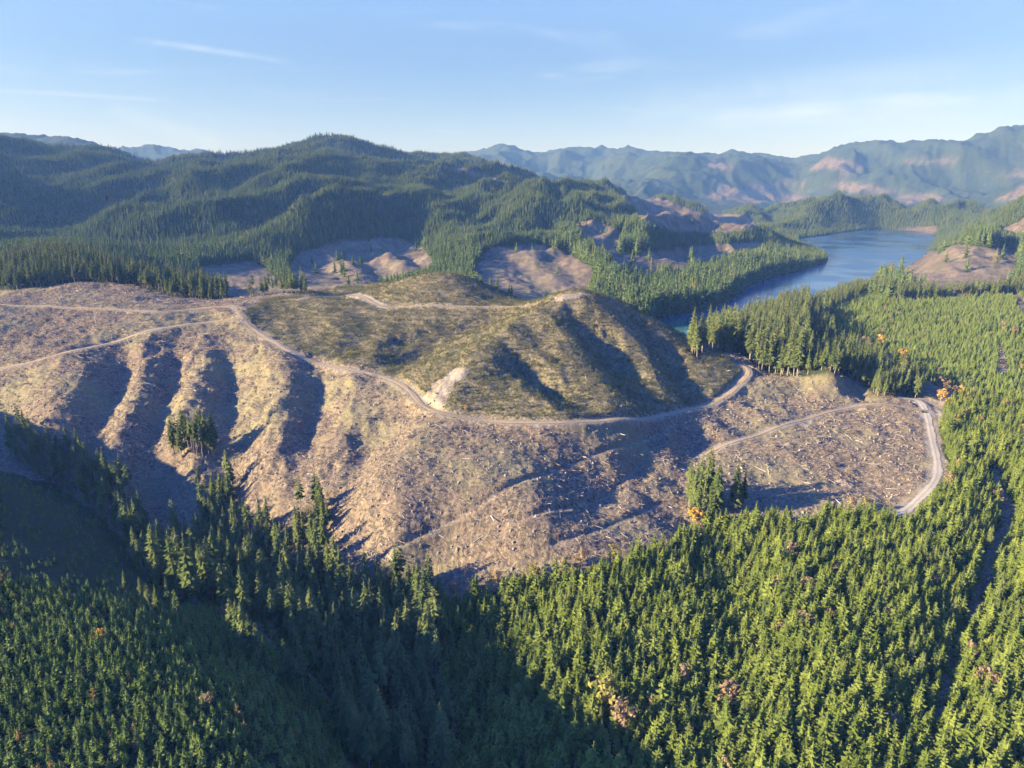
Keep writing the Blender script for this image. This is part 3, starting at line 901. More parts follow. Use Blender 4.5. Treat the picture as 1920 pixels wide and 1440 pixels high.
M_ROAD = road_mat("dirt_road", (0.29, 0.200, 0.100), (0.45, 0.330, 0.185), (0.20, 0.150, 0.085))
M_GRAV = road_mat("gravel_road_surface", (0.33, 0.270, 0.200), (0.46, 0.390, 0.300), (0.25, 0.205, 0.145))
for nm, q in ROADW.items():
    hw = ROADS[nm][1]
    if hw < 1:
        continue            # skid trails are only worn ground
    d = np.gradient(q[:, :2], axis=0)
    d /= np.linalg.norm(d, axis=1)[:, None] + 1e-9
    nx = np.stack([d[:, 1], -d[:, 0]], 1)
    wob = 1 + 0.16 * np.sin(np.arange(len(q)) * 0.37) + 0.12 * rng.normal(size=len(q))
    prof = [(-1.0, 0.10), (-0.62, 0.22), (-0.35, 0.19), (0.0, 0.30), (0.35, 0.19), (0.62, 0.22), (1.0, 0.10)]
    vs = []
    for k in range(len(q)):
        for s, dz in prof:
            p = q[k, :2] + nx[k] * s * hw * (wob[k] if abs(s) == 1 else 1)
            vs.append((p[0], p[1], q[k, 2] + dz + 0.12))
    m_ = len(prof)
    J = np.arange(len(q) * m_).reshape(len(q), m_)
    fq = np.stack([J[:-1, :-1], J[:-1, 1:], J[1:, 1:], J[1:, :-1]], -1).reshape(-1, 4)
    me = mesh_from("road", np.array(vs), fq, [M_GRAV if nm == 'gravel' else M_ROAD], smooth=True)
    tk = me.color_attributes.new("track", 'FLOAT_COLOR', 'POINT')
    tv = np.ones((len(q), m_, 4), np.float32)
    tv[..., :3] = np.array([0.0, 0.9, 0.75, 0.25, 0.75, 0.9, 0.0])[None, :, None]
    tk.data.foreach_set("color", tv.reshape(-1))
    tag(link("gravel_road" if nm == 'gravel' else "dirt_road", me), kind='structure')


# ------------------------------------------------------------------ plant and debris shapes
class MB:
    def __init__(s):
        s.v, s.f, s.m = [], [], []

    def quad(s, pts, mi=0):
        b = len(s.v)
        s.v += [tuple(p) for p in pts]
        s.f.append(list(range(b, b + len(pts))))
        s.m.append(mi)

    def tube(s, pts, radii, sides=6, mi=0, cap=True):
        pts = [Vector(p) for p in pts]
        b = len(s.v)
        for i, p in enumerate(pts):
            d = (pts[min(i + 1, len(pts) - 1)] - pts[max(i - 1, 0)]).normalized()
            u = d.orthogonal().normalized()
            if abs(d.z) > 0.9:
                u = Vector((1, 0, 0)) - d * d.x
                u.normalize()
            w = d.cross(u)
            for k in range(sides):
                a = 2 * math.pi * k / sides
                s.v.append(tuple(p + (u * math.cos(a) + w * math.sin(a)) * radii[i]))
        for i in range(len(pts) - 1):
            for k in range(sides):
                k2 = (k + 1) % sides
                s.f.append([b + i * sides + k, b + i * sides + k2, b + (i + 1) * sides + k2, b + (i + 1) * sides + k])
                s.m.append(mi)
        if cap:
            s.f.append([b + k for k in reversed(range(sides))])
            s.m.append(mi)
            e = b + (len(pts) - 1) * sides
            s.f.append([e + k for k in range(sides)])
            s.m.append(mi)

    def mesh(s, name, mats):
        return mesh_from(name, np.array(s.v), s.f, mats, s.m)


def crown_mb(H, base, rad, tiers, per, seed, droop=0.35, gap=0.1, core=True, power=0.85, ragged=0.25):
    """conifer crown: whorls of drooping boughs, each of a few leaf faces"""
    r = random.Random(seed)
    mb = MB()
    for i in range(tiers):
        f = i / (tiers - 1)
        z = H * (base + (0.985 - base) * f)
        rr = rad * ((1 - f) ** power) * (0.55 + 0.45 * min(1, f * 5 + 0.35)) + rad * 0.05
        cnt = max(4, int(per * (0.45 + 0.55 * (1 - f))))
        off = r.random() * 6.28
        for k in range(cnt):
            if r.random() < gap:
                continue
            a = off + 6.283 * (k + r.uniform(-0.35, 0.35)) / cnt
            L = rr * r.uniform(1 - ragged, 1 + ragged)
            ca2, sa2 = math.cos(a), math.sin(a)
            dz = -L * droop * r.uniform(0.5, 1.4)
            w = L * r.uniform(0.24, 0.36) + 0.02 * rad
            z0 = z + r.uniform(-0.4, 0.4) * H * (0.985 - base) / tiers
            b0 = Vector((ca2 * L * 0.08, sa2 * L * 0.08, z0))
            md = Vector((ca2 * L * 0.6, sa2 * L * 0.6, z0 + dz * 0.35))
            tp = Vector((ca2 * L, sa2 * L, z0 + dz * 0.85))
            sd = Vector((-sa2, ca2, r.uniform(-0.35, 0.35)))
            hang = Vector((0, 0, -w * r.uniform(0.35, 0.8)))
            mb.quad([b0, md + sd * w + hang, tp, md], 0)
            mb.quad([b0, md, tp, md - sd * w + hang], 0)
    mb.quad([(0.02 * rad, 0, H), (-0.07 * rad, 0.07 * rad, H * 0.955), (-0.05 * rad, -0.09 * rad, H * 0.955)], 0)
    if core:
        b = len(mb.v)
        for j, (zz, k2) in enumerate(((base + 0.02, 0.22), (base + 0.25 * (1 - base), 0.34), (base + 0.6 * (1 - base), 0.18))):
            for k in range(6):
                a = k * 1.0472 + j * 0.5
                mb.v.append((math.cos(a) * rad * k2, math.sin(a) * rad * k2, zz * H))
        mb.v.append((0, 0, H * 0.97))
        for j in range(2):
            for k in range(6):
                k1 = (k + 1) % 6
                mb.f.append([b + j * 6 + k, b + j * 6 + k1, b + j * 6 + 6 + k1, b + j * 6 + 6 + k])
                mb.m.append(0)
        for k in range(6):
            mb.f.append([b + 12 + k, b + 12 + (k + 1) % 6, b + 18])
            mb.m.append(0)
    return mb


def trunk_mb(H, r0, seed, limbs=0, mi=0, bend=0.01):
    r = random.Random(seed)
    mb = MB()
    n_ = 6
    pts = [(r.uniform(-1, 1) * bend * H * (i > 0), r.uniform(-1, 1) * bend * H * (i > 0), H * 0.95 * i / (n_ - 1) - (0.8 if i == 0 else 0)) for i in range(n_)]
    mb.tube(pts, [r0 * (1 - 0.88 * i / (n_ - 1)) for i in range(n_)], 6, mi)
    for k in range(limbs):
        z = H * r.uniform(0.25, 0.85)
        a = r.random() * 6.283
        L = H * r.uniform(0.03, 0.09)
        mb.tube([(0, 0, z), (math.cos(a) * L, math.sin(a) * L, z + L * r.uniform(-0.3, 0.5))], [r0 * 0.22, r0 * 0.06], 4, mi, False)
    return mb


def merge(parts):
    o = MB()
    for mb, mi in parts:
        b = len(o.v)
        o.v += mb.v
        o.f += [[i + b for i in f] for f in mb.f]
        o.m += [mi] * len(mb.f)
    return o


def broad_mb(H, spread, seed, n_clump=16, leaf=24, size=0.1, zlo=0.3):
    """broadleaf crown: leaf faces in clumps about an uneven dome"""
    r = random.Random(seed)
    mb = MB()
    for c in range(n_clump):
        a = r.random() * 6.283
        zf_ = r.uniform(zlo, 0.95)
        env = math.sin(math.pi * min(1, max(0.06, (zf_ - zlo + 0.12) / (1.05 - zlo + 0.12)))) ** 0.7
        rad_ = spread * env * math.sqrt(r.random())
        cx_, cy_, cz_ = math.cos(a) * rad_, math.sin(a) * rad_, H * zf_
        cr = H * r.uniform(0.09, 0.17)
        for k in range(leaf):
            v = Vector((r.gauss(0, 1), r.gauss(0, 1), r.gauss(0, 0.8)))
            v.normalize()
            v *= cr * r.uniform(0.55, 1.05)
            nrm = (v.normalized() + Vector((r.uniform(-.6, .6), r.uniform(-.6, .6), r.uniform(-.3, .8)))).normalized()
            u = nrm.orthogonal().normalized()
            w = nrm.cross(u)
            s = H * size * r.uniform(0.25, 0.55)
            p = Vector((cx_, cy_, cz_)) + v
            mb.quad([p - u * s, p - w * s * 0.6, p + u * s, p + w * s * 0.7], 0)
    return mb


def limbs_mb(H, spread, r0, seed, nlimb=7):
    r = random.Random(seed)
    mb = MB()
    mb.tube([(0, 0, -0.6), (0.02 * H, 0, 0.3 * H), (0, 0.02 * H, 0.62 * H), (0.01 * H, 0, 0.9 * H)], [r0, r0 * 0.75, r0 * 0.45, r0 * 0.1], 6)
    for k in range(nlimb):
        z = H * r.uniform(0.25, 0.65)
        a = r.random() * 6.283
        L = spread * r.uniform(0.6, 1.0)
        mb.tube([(0, 0, z), (math.cos(a) * L * 0.5, math.sin(a) * L * 0.5, z + L * 0.5), (math.cos(a) * L * 0.9, math.sin(a) * L * 0.9, z + L * 1.0)], [r0 * 0.4, r0 * 0.25, r0 * 0.06], 5, 0, False)
    return mb


# unit sizes: young fir 12 m, old conifer 28 m, sapling 3.4 m
FIR = [dict(c=crown_mb(12, 0.05, 2.5 + 0.35 * k, 13, 9, 100 + k, 0.12, 0.08, True, 0.62 + 0.06 * k, 0.35), t=trunk_mb(12, 0.17, 200 + k)) for k in range(4)]
OLD = [dict(c=crown_mb(28, 0.28, 3.7, 22, 10, 300 + k, 0.45, 0.14, k != 2, 0.7, 0.4), t=trunk_mb(28, 0.36, 400 + k, 8)) for k in range(3)] + \
      [dict(c=crown_mb(28, 0.52, 3.2, 14, 9, 310 + k, 0.35, 0.16, False, 0.55, 0.45), t=trunk_mb(28, 0.32, 410 + k, 14)) for k in range(2)]
SDL = [merge([(crown_mb(3.4, 0.04, 1.0, 9, 8, 500 + k, 0.0, 0.08, True, 0.7, 0.35), 0), (trunk_mb(3.4, 0.05, 510 + k), 1)]) for k in range(3)]
FARP = [merge([(crown_mb(17, 0.06, 4.3, 8, 8, 600 + k, 0.25, 0.08, True, 0.6, 0.35), 0), (trunk_mb(16, 0.35, 610 + k), 1)]) for k in range(4)]
BROAD = [dict(c=broad_mb(9, 3.2, 700 + k, 15, 22, 0.13, 0.28), t=limbs_mb(9, 3.0, 0.16, 710 + k)) for k in range(3)]

FIRM = [(d['c'].mesh("young_fir_crown", [M_FIR]), d['t'].mesh("young_fir_trunk", [M_BARK])) for d in FIR]
OLDM = [(d['c'].mesh("conifer_crown", [M_OLD]), d['t'].mesh("conifer_trunk", [M_BARK])) for d in OLD]
BRM = {}
for nm, mt in (('tan', M_TAN), ('yel', M_YEL), ('olv', M_OLV)):
    BRM[nm] = [(d['c'].mesh("broadleaf_crown", [mt]), d['t'].mesh("broadleaf_trunk", [M_PALE if nm == 'tan' else M_BARK])) for d in BROAD]


def proto(name, mb, mats):
    return bpy.data.objects.new(name, mb.mesh(name, mats))     # geometry source, never linked to the scene


P_FIR = [proto("fir_shape", merge([(d['c'], 0), (d['t'], 1)]), [M_FIR, M_BARK]) for d in FIR]
P_OLD = [proto("conifer_shape", merge([(d['c'], 0), (d['t'], 1)]), [M_OLD, M_BARK]) for d in OLD]
P_FIRL = [proto("light_fir_shape", merge([(d['c'], 0), (d['t'], 1)]), [M_FIRL, M_BARK]) for d in FIR]
P_SDL = [proto("sapling_shape", d, [M_SEED, M_BARK]) for d in SDL]
P_FAR = [proto("far_conifer_shape", d, [M_FAR, M_BARK]) for d in FARP]
P_BRT = [proto("bare_tree_shape", merge([(d['c'], 0), (d['t'], 1)]), [M_TAN, M_PALE]) for d in BROAD]


def shrub_mb(seed):
    r = random.Random(seed)
    mb = MB()
    for k in range(26):
        a = r.random() * 6.283
        z = r.uniform(0.05, 1.0)
        d = 0.55 * (1.05 - z) * r.uniform(0.3, 1.1) + 0.05
        p = Vector((math.cos(a) * d, math.sin(a) * d, z * 1.3))
        u = Vector((math.cos(a), math.sin(a), r.uniform(-0.6, 0.5))).normalized()
        w = Vector((-math.sin(a), math.cos(a), r.uniform(-.4, .4)))
        s = r.uniform(0.2, 0.38)
        mb.quad([p - u * s * 0.6, p + w * s * 0.5, p + u * s, p - w * s * 0.5], 0)
    mb.tube([(0, 0, -0.2), (0, 0, 0.9)], [0.04, 0.015], 4, 1, False)
    return mb


def slash_mb(seed, nst, L, r0, spread):
    r = random.Random(seed)
    mb = MB()
    for k in range(nst):
        a = r.random() * 3.1416
        c = Vector((r.gauss(0, spread), r.gauss(0, spread), r.uniform(0.1, 0.55)))
        l = L * r.uniform(0.35, 1)
        d = Vector((math.cos(a), math.sin(a), r.uniform(-0.22, 0.22))) * l * 0.5
        rr = r0 * r.uniform(0.5, 1.3)
        mb.tube([c - d, c + d], [rr, rr * 0.6], 4, 0)
    return mb


def stump_mb(seed):
    r = random.Random(seed)
    mb = MB()
    mb.tube([(0, 0, -0.5), (0, 0, 0.15), (0.03, 0, 0.8)], [0.62, 0.42, 0.36], 8, 0)
    for k in range(5):
        a = k * 1.256 + r.random()
        mb.tube([(0, 0, 0.25), (math.cos(a) * 0.9, math.sin(a) * 0.9, -0.25)], [0.2, 0.07], 4, 0, False)
    return mb


def log_mb(seed, L=1.0, r0=0.02):
    r = random.Random(seed)
    mb = MB()
    mb.tube([(-L / 2, 0, 0), (-L * 0.1, r.uniform(-.02, .02) * L, r.uniform(0, .01) * L), (L * 0.2, 0, 0), (L / 2, r.uniform(-.03, .03) * L, 0)], [r0, r0 * 0.9, r0 * 0.75, r0 * 0.45], 7, 0)
    for k in range(3):
        x = r.uniform(-0.2, 0.4) * L
        a = r.uniform(0.3, 2.8)
        mb.tube([(x, 0, 0), (x + 0.03 * L, math.cos(a) * 0.05 * L, math.sin(a) * 0.05 * L)], [r0 * 0.3, r0 * 0.1], 4, 0, False)
    return mb


P_SHRUB = [proto("shrub_shape", shrub_mb(800 + k), [M_SHRUB, M_SLASH]) for k in range(3)]
P_SLASH = [proto("slash_shape", slash_mb(820, 7, 3.0, 0.09, 0.7), [M_SLASH]), proto("slash_shape", slash_mb(821, 5, 5.5, 0.13, 1.0), [M_SLASH]),
           proto("slash_shape", slash_mb(822, 10, 2.0, 0.08, 0.9), [M_SLASH]), proto("stump_shape", stump_mb(823), [M_SLASH]), proto("pale_log_shape", log_mb(824, 6, 0.16), [M_PALE])]


def scatter_stuff(name, pts, scl, idx, protos, label, cat, tilt=0.05):
    n_ = len(pts)
    me = bpy.data.meshes.new(name)
    me.vertices.add(n_)
    me.vertices.foreach_set("co", np.asarray(pts, np.float32).ravel())
    a = me.attributes.new("scl", 'FLOAT', 'POINT')
    a.data.foreach_set("value", np.asarray(scl, np.float32))
    a = me.attributes.new("idx", 'INT', 'POINT')
    a.data.foreach_set("value", np.asarray(idx, np.int32))
    a = me.attributes.new("rot", 'FLOAT_VECTOR', 'POINT')
    rv = np.stack([rng.normal(size=n_) * tilt, rng.normal(size=n_) * tilt, rng.random(n_) * 6.283], 1).astype(np.float32)
    a.data.foreach_set("vector", rv.ravel())
    o = link(name, me)
    ng = bpy.data.node_groups.new(name, 'GeometryNodeTree')
    ng.interface.new_socket("Geometry", in_out='INPUT', socket_type='NodeSocketGeometry')
    ng.interface.new_socket("Geometry", in_out='OUTPUT', socket_type='NodeSocketGeometry')
    N, L = ng.nodes, ng.links
    gi, go = N.new('NodeGroupInput'), N.new('NodeGroupOutput')
    iop = N.new('GeometryNodeInstanceOnPoints')
    iop.inputs['Pick Instance'].default_value = True
    jn = N.new('GeometryNodeJoinGeometry')
    for pr in reversed(protos):
        oi = N.new('GeometryNodeObjectInfo')
        oi.inputs[0].default_value = pr
        oi.inputs['As Instance'].default_value = True
        L.new(oi.outputs['Geometry'], jn.inputs[0])

    def attr(nm, dt):
        x = N.new('GeometryNodeInputNamedAttribute')
        x.data_type = dt
        x.inputs[0].default_value = nm
        return x.outputs[0]
    L.new(gi.outputs[0], iop.inputs['Points'])
    L.new(jn.outputs[0], iop.inputs['Instance'])
    L.new(attr("idx", 'INT'), iop.inputs['Instance Index'])
    e = N.new('FunctionNodeEulerToRotation')
    L.new(attr("rot", 'FLOAT_VECTOR'), e.inputs[0])
    L.new(e.outputs[0], iop.inputs['Rotation'])
    L.new(attr("scl", 'FLOAT'), iop.inputs['Scale'])
    L.new(iop.outputs[0], go.inputs[0])
    md = o.modifiers.new("scatter", 'NODES')
    md.node_group = ng
    tag(o, label, cat, kind='stuff')
    return o


def candidates(x0, x1, y0, y1, sp, amax=1.35, jitter=0.42):
    nx_, ny_ = int((x1 - x0) / sp), int((y1 - y0) / sp)
    gx_, gy_ = np.meshgrid(x0 + (np.arange(nx_) + 0.5) * sp, y0 + (np.arange(ny_) + 0.5) * sp)
    gx_ = gx_.ravel() + rng.uniform(-jitter, jitter, gx_.size) * sp
    gy_ = gy_.ravel() + rng.uniform(-jitter, jitter, gy_.size) * sp
    k = (gy_ > 60) & (np.abs(gx_ / gy_) < amax)
    return gx_[k], gy_[k]


def survey(x, y):
    z = hgt(x, y)
    u, v, dep = project(x, y, z)
    f = np.clip(500 / y, .25, 1.2)
    ju = u + fbm(x, y, 14, 2, 51) * 9 * f + fbm(x, y, 90, 2, 52) * np.clip(6 * 700 / y, 1, 10)
    jv = v + fbm(x, y, 14, 2, 53) * 5 * f + fbm(x, y, 90, 2, 54) * np.clip(3 * 700 / y, 1, 6)
    return z, u, v, dep, classify(x, y, ju, jv, hgt(x, y, LD.reshape(NL, NA)))


def seen(x, y, z, h, slack=0.004):
    s = (z + h - CAMZ) / y
    yb = np.maximum(y * 0.985, 50)
    return s > hgt(x * 0.985, yb, CM) - slack


def framed(u, v, mu=420, mv0=-200, mv1=1720):
    return (u > -mu) & (u < 1920 + mu) & (v > mv0) & (v < mv1)


def onroad(x, y):
    return hgt(x, y, RM) > 0.25


# ------------------------------------------------------------------ the woods
def pick(x, y, z, h, u, v, dep, keep, n_top):
    """indices of the n_top largest in the picture among keep, and the rest"""
    tu, tv, td = project(x, y, z + h)
    size = np.abs(v - tv)
    inn = keep & (u > 4) & (u < 1916) & (tv > 0) & (tv < 1425) & seen(x, y, z, h * 0.7, 0.0)
    order = np.argsort(-np.where(inn, size, -1))[:n_top]
    order = order[inn[order]]
    m = np.zeros(len(x), bool)
    m[order] = True
    return np.where(m)[0], np.where(keep & ~m)[0]


def tree_things(name, ids, x, y, z, s, variants, kinds, group, parts=('trunk', 'crown')):
    first = {}
    for q, i in enumerate(ids):
        vk = int(kinds[i])
        lab, cat = group[1], group[2]
        if vk not in first:
            root = bpy.data.objects.new(name, None)
            COL.objects.link(root)
            link(parts[1], variants[vk][0], root)
            link(parts[0], variants[vk][1], root)
            first[vk] = root
        else:
            src = first[vk]
            root = src.copy()
            COL.objects.link(root)
            for ch in src.children:
                c = ch.copy()
                COL.objects.link(c)
                c.parent = root
        root.empty_display_size = 0.5
        root.location = (x[i], y[i], z[i] - 0.15)
        root.rotation_euler = (rng.normal() * 0.02, rng.normal() * 0.02, rng.random() * 6.283)
        root.scale = (s[i] * rng.uniform(0.9, 1.1),) * 2 + (s[i],)
        tag(root, lab, cat, group[0])


# young plantation on the right
x, y = candidates(-80, 1150, 150, 1320, 3.8)
z, u, v, dep, c = survey(x, y)
k = (c == 2) & framed(u, v) & ~onroad(x, y) & seen(x, y, z, 12)
clump = fbm(x, y, 26, 3, 91)
k &= (rng.random(len(x)) < 0.97 - 0.25 * sstep(0.15, 0.5, clump))
x, y, z, u, v, dep, clump = [q[k] for q in (x, y, z, u, v, dep, clump)]
s = np.clip(rng.normal(1.0, 0.24, len(x)) * (1 - 0.25 * clump), 0.4, 1.7) * np.where(y > 620, 0.58, 0.9)
kind = rng.integers(0, 4, len(x))
fy = y > 620
top, rest = pick(x, y, z, s * 12, u, v, dep, np.ones(len(x), bool), 300)
tree_things("young_conifer", top, x, y, z, s, FIRM, kind, ("young conifers of the lower right plantation", "yellow-green young conifer in the dense sunlit plantation at lower right", "conifer tree"))
pts = np.stack([x, y, z - 0.2], 1)[rest]
br = rng.random(len(rest)) < 0.012
fr = fy[rest]
kx = np.where(br, 4 + rng.integers(0, 3, len(rest)), kind[rest])
odd = rng.random(len(rest)) < 0.07
kx = np.where(odd & ~br, 7 + rng.integers(0, 3, len(rest)), kx)
s[rest] *= np.where(odd & ~br, 0.5, 1.0)
scatter_stuff("young_conifer_forest", pts[~fr], s[rest][~fr], kx[~fr], P_FIR + P_BRT + P_OLD[:3], "dense stand of young green conifers covering the lower right of the valley", "forest")
scatter_stuff("light_green_plantation", pts[fr], s[rest][fr], kx[fr], P_FIRL + P_BRT + P_OLD[:3], "even light green young plantation behind the gravel road junction on the right", "forest")

# tall conifers: creek, leave strips, lake shore
x, y = candidates(-750, 900, 200, 1350, 5.4)
z, u, v, dep, c = survey(x, y)
lk = (y > 560)
dens = np.where(lk, 0.85, np.where(v < 1075, 0.46, 0.68))
dens = np.where((u > 310) & (u < 415) & (v > 820) & (v < 870) | (u > 1280) & (u < 1400) & (y < 560), 1.0, dens)
k = (c == 3) & framed(u, v) & ~onroad(x, y) & seen(x, y, z, 34) & (rng.random(len(x)) < dens)
x, y, z, u, v, dep = [q[k] for q in (x, y, z, u, v, dep)]
s = np.clip(rng.normal(0.78, 0.17, len(x)), 0.35, 1.2)
s = np.where((y > 600) & (x > 100), np.clip(rng.normal(1.3, 0.3, len(x)), 0.5, 1.9), s)
s = np.where((y > 840) & (x < 0), s * 1.1, s)
s = np.where((y < 340) & (v > 1100), s * 1.25, s)
s = np.where((y > 600) & (u > 1510), s * 0.62, s)
clus = (u > 310) & (u < 415) & (v > 820) & (v < 870) | (u < 262) & (v > 790) & (v < 960) & (rng.random(len(x)) < 0.7)
s = np.where((u > 310) & (u < 415) & (v > 820) & (v < 870) & (y < 560), np.clip(rng.normal(1.15, 0.14, len(x)), 0.8, 1.4), s)
s = np.where((u > 1280) & (u < 1400) & (y < 560), np.clip(rng.normal(1.0, 0.25, len(x)), 0.5, 1.4), s)
kind = np.where(clus, 3 + rng.integers(0, 2, len(x)), np.where(rng.random(len(x)) < 0.18, 3 + rng.integers(0, 2, len(x)), rng.integers(0, 3, len(x))))
top, rest = pick(x, y, z, s * 28, u, v, dep, np.ones(len(x), bool), 240)
tree_things("tall_conifer", top, x, y, z, s, OLDM, kind, ("tall conifers left standing along the creek", "tall dark conifer with a bare lower trunk among the trees left standing in the valley", "conifer tree"))
scatter_stuff("tall_conifer_forest", np.stack([x, y, z - 0.3], 1)[rest], s[rest], kind[rest], P_OLD, "tall old conifers massed along the creek and the near lake shore", "forest")

# undergrowth of the creek
x, y = candidates(-420, 60, 200, 560, 3.0)
z, u, v, dep, c = survey(x, y)
k = (c == 3) & framed(u, v) & (rng.random(len(x)) < np.where(v < 1075, 0.35, 0.9))
x, y, z = x[k], y[k], z[k]
scatter_stuff("creek_undergrowth", np.stack([x, y, z - 0.2], 1), rng.uniform(0.18, 0.62, len(x)), rng.choice(7, len(x), p=[.21, .21, .21, .21, .06, .05, .05]), P_FIR + P_BRT, "young trees and brush filling the shaded creek bottom", "undergrowth", 0.1)

# saplings at bottom left
x, y = candidates(-560, 60, 70, 480, 2.5, 1.5, 0.42)
z, u, v, dep, c = survey(x, y)
upper = (v < 1085 - 0.12 * np.clip(u, 0, 400) + 0.28 * np.clip(u, 0, 400))
k = (c == 4) & framed(u, v) & (rng.random(len(x)) < np.where(upper, 0.28, 0.93))
x, y, z, u, v, dep, upper = [q[k] for q in (x, y, z, u, v, dep, upper)]
s = np.clip(rng.normal(1.3, 0.3, len(x)), 0.5, 2.1) * np.where(upper, 0.6, 1.0)
kind = rng.integers(0, 3, len(x))
top, rest = pick(x, y, z, s * 3.4, u, v, dep, np.ones(len(x), bool), 300)
SDLM = [p.data for p in P_SDL]
src = {}
for i in top:
    vk = int(kind[i])
    if vk not in src:
        o = src[vk] = link("conifer_sapling", SDLM[vk])
    else:
        o = src[vk].copy()
        COL.objects.link(o)
    o.location = (x[i], y[i], z[i] - 0.05)
    o.rotation_euler = (rng.normal() * 0.04, rng.normal() * 0.04, rng.random() * 6.283)
    o.scale = (s[i],) * 3
    tag(o, "small bushy conifer sapling in the replanted slope at lower left", "sapling", "conifer saplings of the lower left slope")
scatter_stuff("sapling_slope", np.stack([x, y, z - 0.05], 1)[rest], s[rest], kind[rest], P_SDL, "replanted slope of small conifer saplings at lower left", "saplings")

# forest of the far hillsides
PT, SCL = [], []
for y0, y1, sp, sc in ((980, 1750, 6.8, 1.4), (1750, 2700, 7.6, 0.95), (2700, 4600, 10.8, 1.1)):
    x, y = candidates(-0.95 * y1, 0.95 * y1, y0, y1, sp, 0.9)
    z, u, v, dep, c = survey(x, y)
    dens = fbm(x, y, 130, 3, 95)
    edge = (c == 6) | ((c == 0) & (rng.random(len(x)) < 0.004))
    k = edge & framed(u, v, 80) & seen(x, y, z, 26) & (rng.random(len(x)) < 0.96 - 0.3 * sstep(0.2, 0.5, dens))
    k |= (c == 0) & framed(u, v, 80) & seen(x, y, z, 4) & (rng.random(len(x)) < 0.45) & (y < 2800)
    k &= hgt(x, y, LD.reshape(NL, NA)) > 3
    low = ((c == 0) & (rng.random(len(x)) > 0.012))[k]
    x, y, z, dens = x[k], y[k], z[k], dens[k]
    PT.append(np.stack([x, y, z - 0.5], 1))
    hs = np.clip(rng.normal(sc, 0.2, len(x)) * (1 - 0.35 * dens), 0.35, 2.0)
    hs *= np.where((x > 120) & (y < 1900), 1.45, 0.95)
    hs = np.where(low, rng.uniform(0.06, 0.2, len(x)), hs)
    SCL.append(hs)
PT, SCL = np.concatenate(PT), np.concatenate(SCL)
scatter_stuff("hillside_forest", PT, SCL, rng.integers(0, 4, len(PT)), P_FAR, "dark conifer forest covering the far hillsides and lake shores", "forest", 0.03)
print("far trees", len(PT))

# shrubs of the round hills
x, y = candidates(-420, 330, 430, 960, 2.0)
z, u, v, dep, c = survey(x, y)
rows = np.sin((z + 0.6 * fbm(x, y, 20, 2, 97)) * 2.1)
k = (c == 1) & ~onroad(x, y) & seen(x, y, z, 2) & (rng.random(len(x)) < 0.62 + 0.25 * rows - 0.35 * sstep(0.0, 0.5, fbm(x, y, 40, 3, 98)))
x, y, z = x[k], y[k], z[k]
scatter_stuff("regrowth_shrubs", np.stack([x, y, z - 0.1], 1), np.clip(rng.normal(1.3, 0.45, len(x)), 0.4, 2.8), rng.integers(0, 3, len(x)), P_SHRUB, "low olive shrubs and seedlings dotted over the two round hills", "shrubs", 0.1)
print("shrubs", len(x))

# slash on the cut slopes
x, y = candidates(-620, 600, 230, 900, 2.1)
z, u, v, dep, c = survey(x, y)
k = ((c == 0) | ((c == 1) & (rng.random(len(x)) < 0.06)) | ((c == 3) & (rng.random(len(x)) < 0.25))) & framed(u, v, 60) & ~onroad(x, y) & seen(x, y, z, 1.5)
k &= rng.random(len(x)) < 0.55 + 0.5 * fbm(x, y, 30, 3, 99)
x, y, z = x[k], y[k], z[k]
pi_ = rng.choice(5, len(x), p=[0.36, 0.15, 0.27, 0.20, 0.02])
scatter_stuff("logging_slash", np.stack([x, y, z - 0.05], 1), np.clip(rng.normal(0.9, 0.4, len(x)), 0.3, 2.4), pi_, P_SLASH, "broken branches, stumps and waste wood strewn over the clearcut slopes", "logging debris", 0.15)
print("slash", len(x))

# ------------------------------------------------------------------ single things
def ground(u, v, ymin=60.0):
    q = cast(u, v, ymin)
    return q


def tree_at(name, u, v, hpx, meshes, H, label, cat, group=None, ymin=200):
    q = ground(u, v, ymin)
    dep = q[1] * CP - (q[2] - CAMZ) * SP
    s = hpx * dep / FPX / H / max(0.5, math.cos(math.atan((CAMZ - q[2]) / q[1])))
    root = bpy.data.objects.new(name, None)
    COL.objects.link(root)
    root.location = q - np.array([0, 0, 0.15])
    root.rotation_euler = (0, 0, random.random() * 6.28)
    root.scale = (s, s, s)
    root.empty_display_size = 0.5
    link('crown', meshes[0], root)
    link('trunk', meshes[1], root)
    return tag(root, label, cat, group)


Y_, T_, O_ = BRM['yel'], BRM['tan'], BRM['olv']
tree_at("broadleaf_tree", 1689, 690, 34, Y_[0], 9, "bright yellow broadleaf tree, largest of the yellow ones, among green conifers", "autumn tree")
tree_at("broadleaf_tree", 1650, 650, 22, Y_[1], 9, "slim orange-yellow tree beside a patch of tan brush", "autumn tree")
tree_at("broadleaf_tree", 1763, 752, 24, Y_[2], 9, "orange tree right beside the gravel road junction", "autumn tree")
tree_at("broadleaf_tree", 1776, 768, 20, Y_[0], 9, "low rounded orange tree just below the junction's orange tree", "autumn tree")
tree_at("broadleaf_tree", 1803, 748, 24, Y_[1], 9, "faded orange tree in tan brush right of the junction", "autumn tree")
tree_at("broadleaf_shrub", 873, 770, 11, Y_[1], 9, "small yellow bush beside the dirt road under the landslip", "autumn shrub")
tree_at("broadleaf_tree", 1562, 655, 18, Y_[2], 9, "small orange tree in front of dark lakeside conifers", "autumn tree")
tree_at("broadleaf_tree", 1130, 1345, 62, O_[0], 9, "large olive broadleaf tree among shaded conifers at the bottom", "broadleaf tree")
tree_at("broadleaf_tree", 1165, 1375, 55, T_[1], 9, "brownish broadleaf tree next to the olive one at the bottom", "broadleaf tree")
tree_at("broadleaf_tree", 745, 1380, 50, O_[2], 9, "pale olive tree with autumn leaves down in the shaded creek", "broadleaf tree")
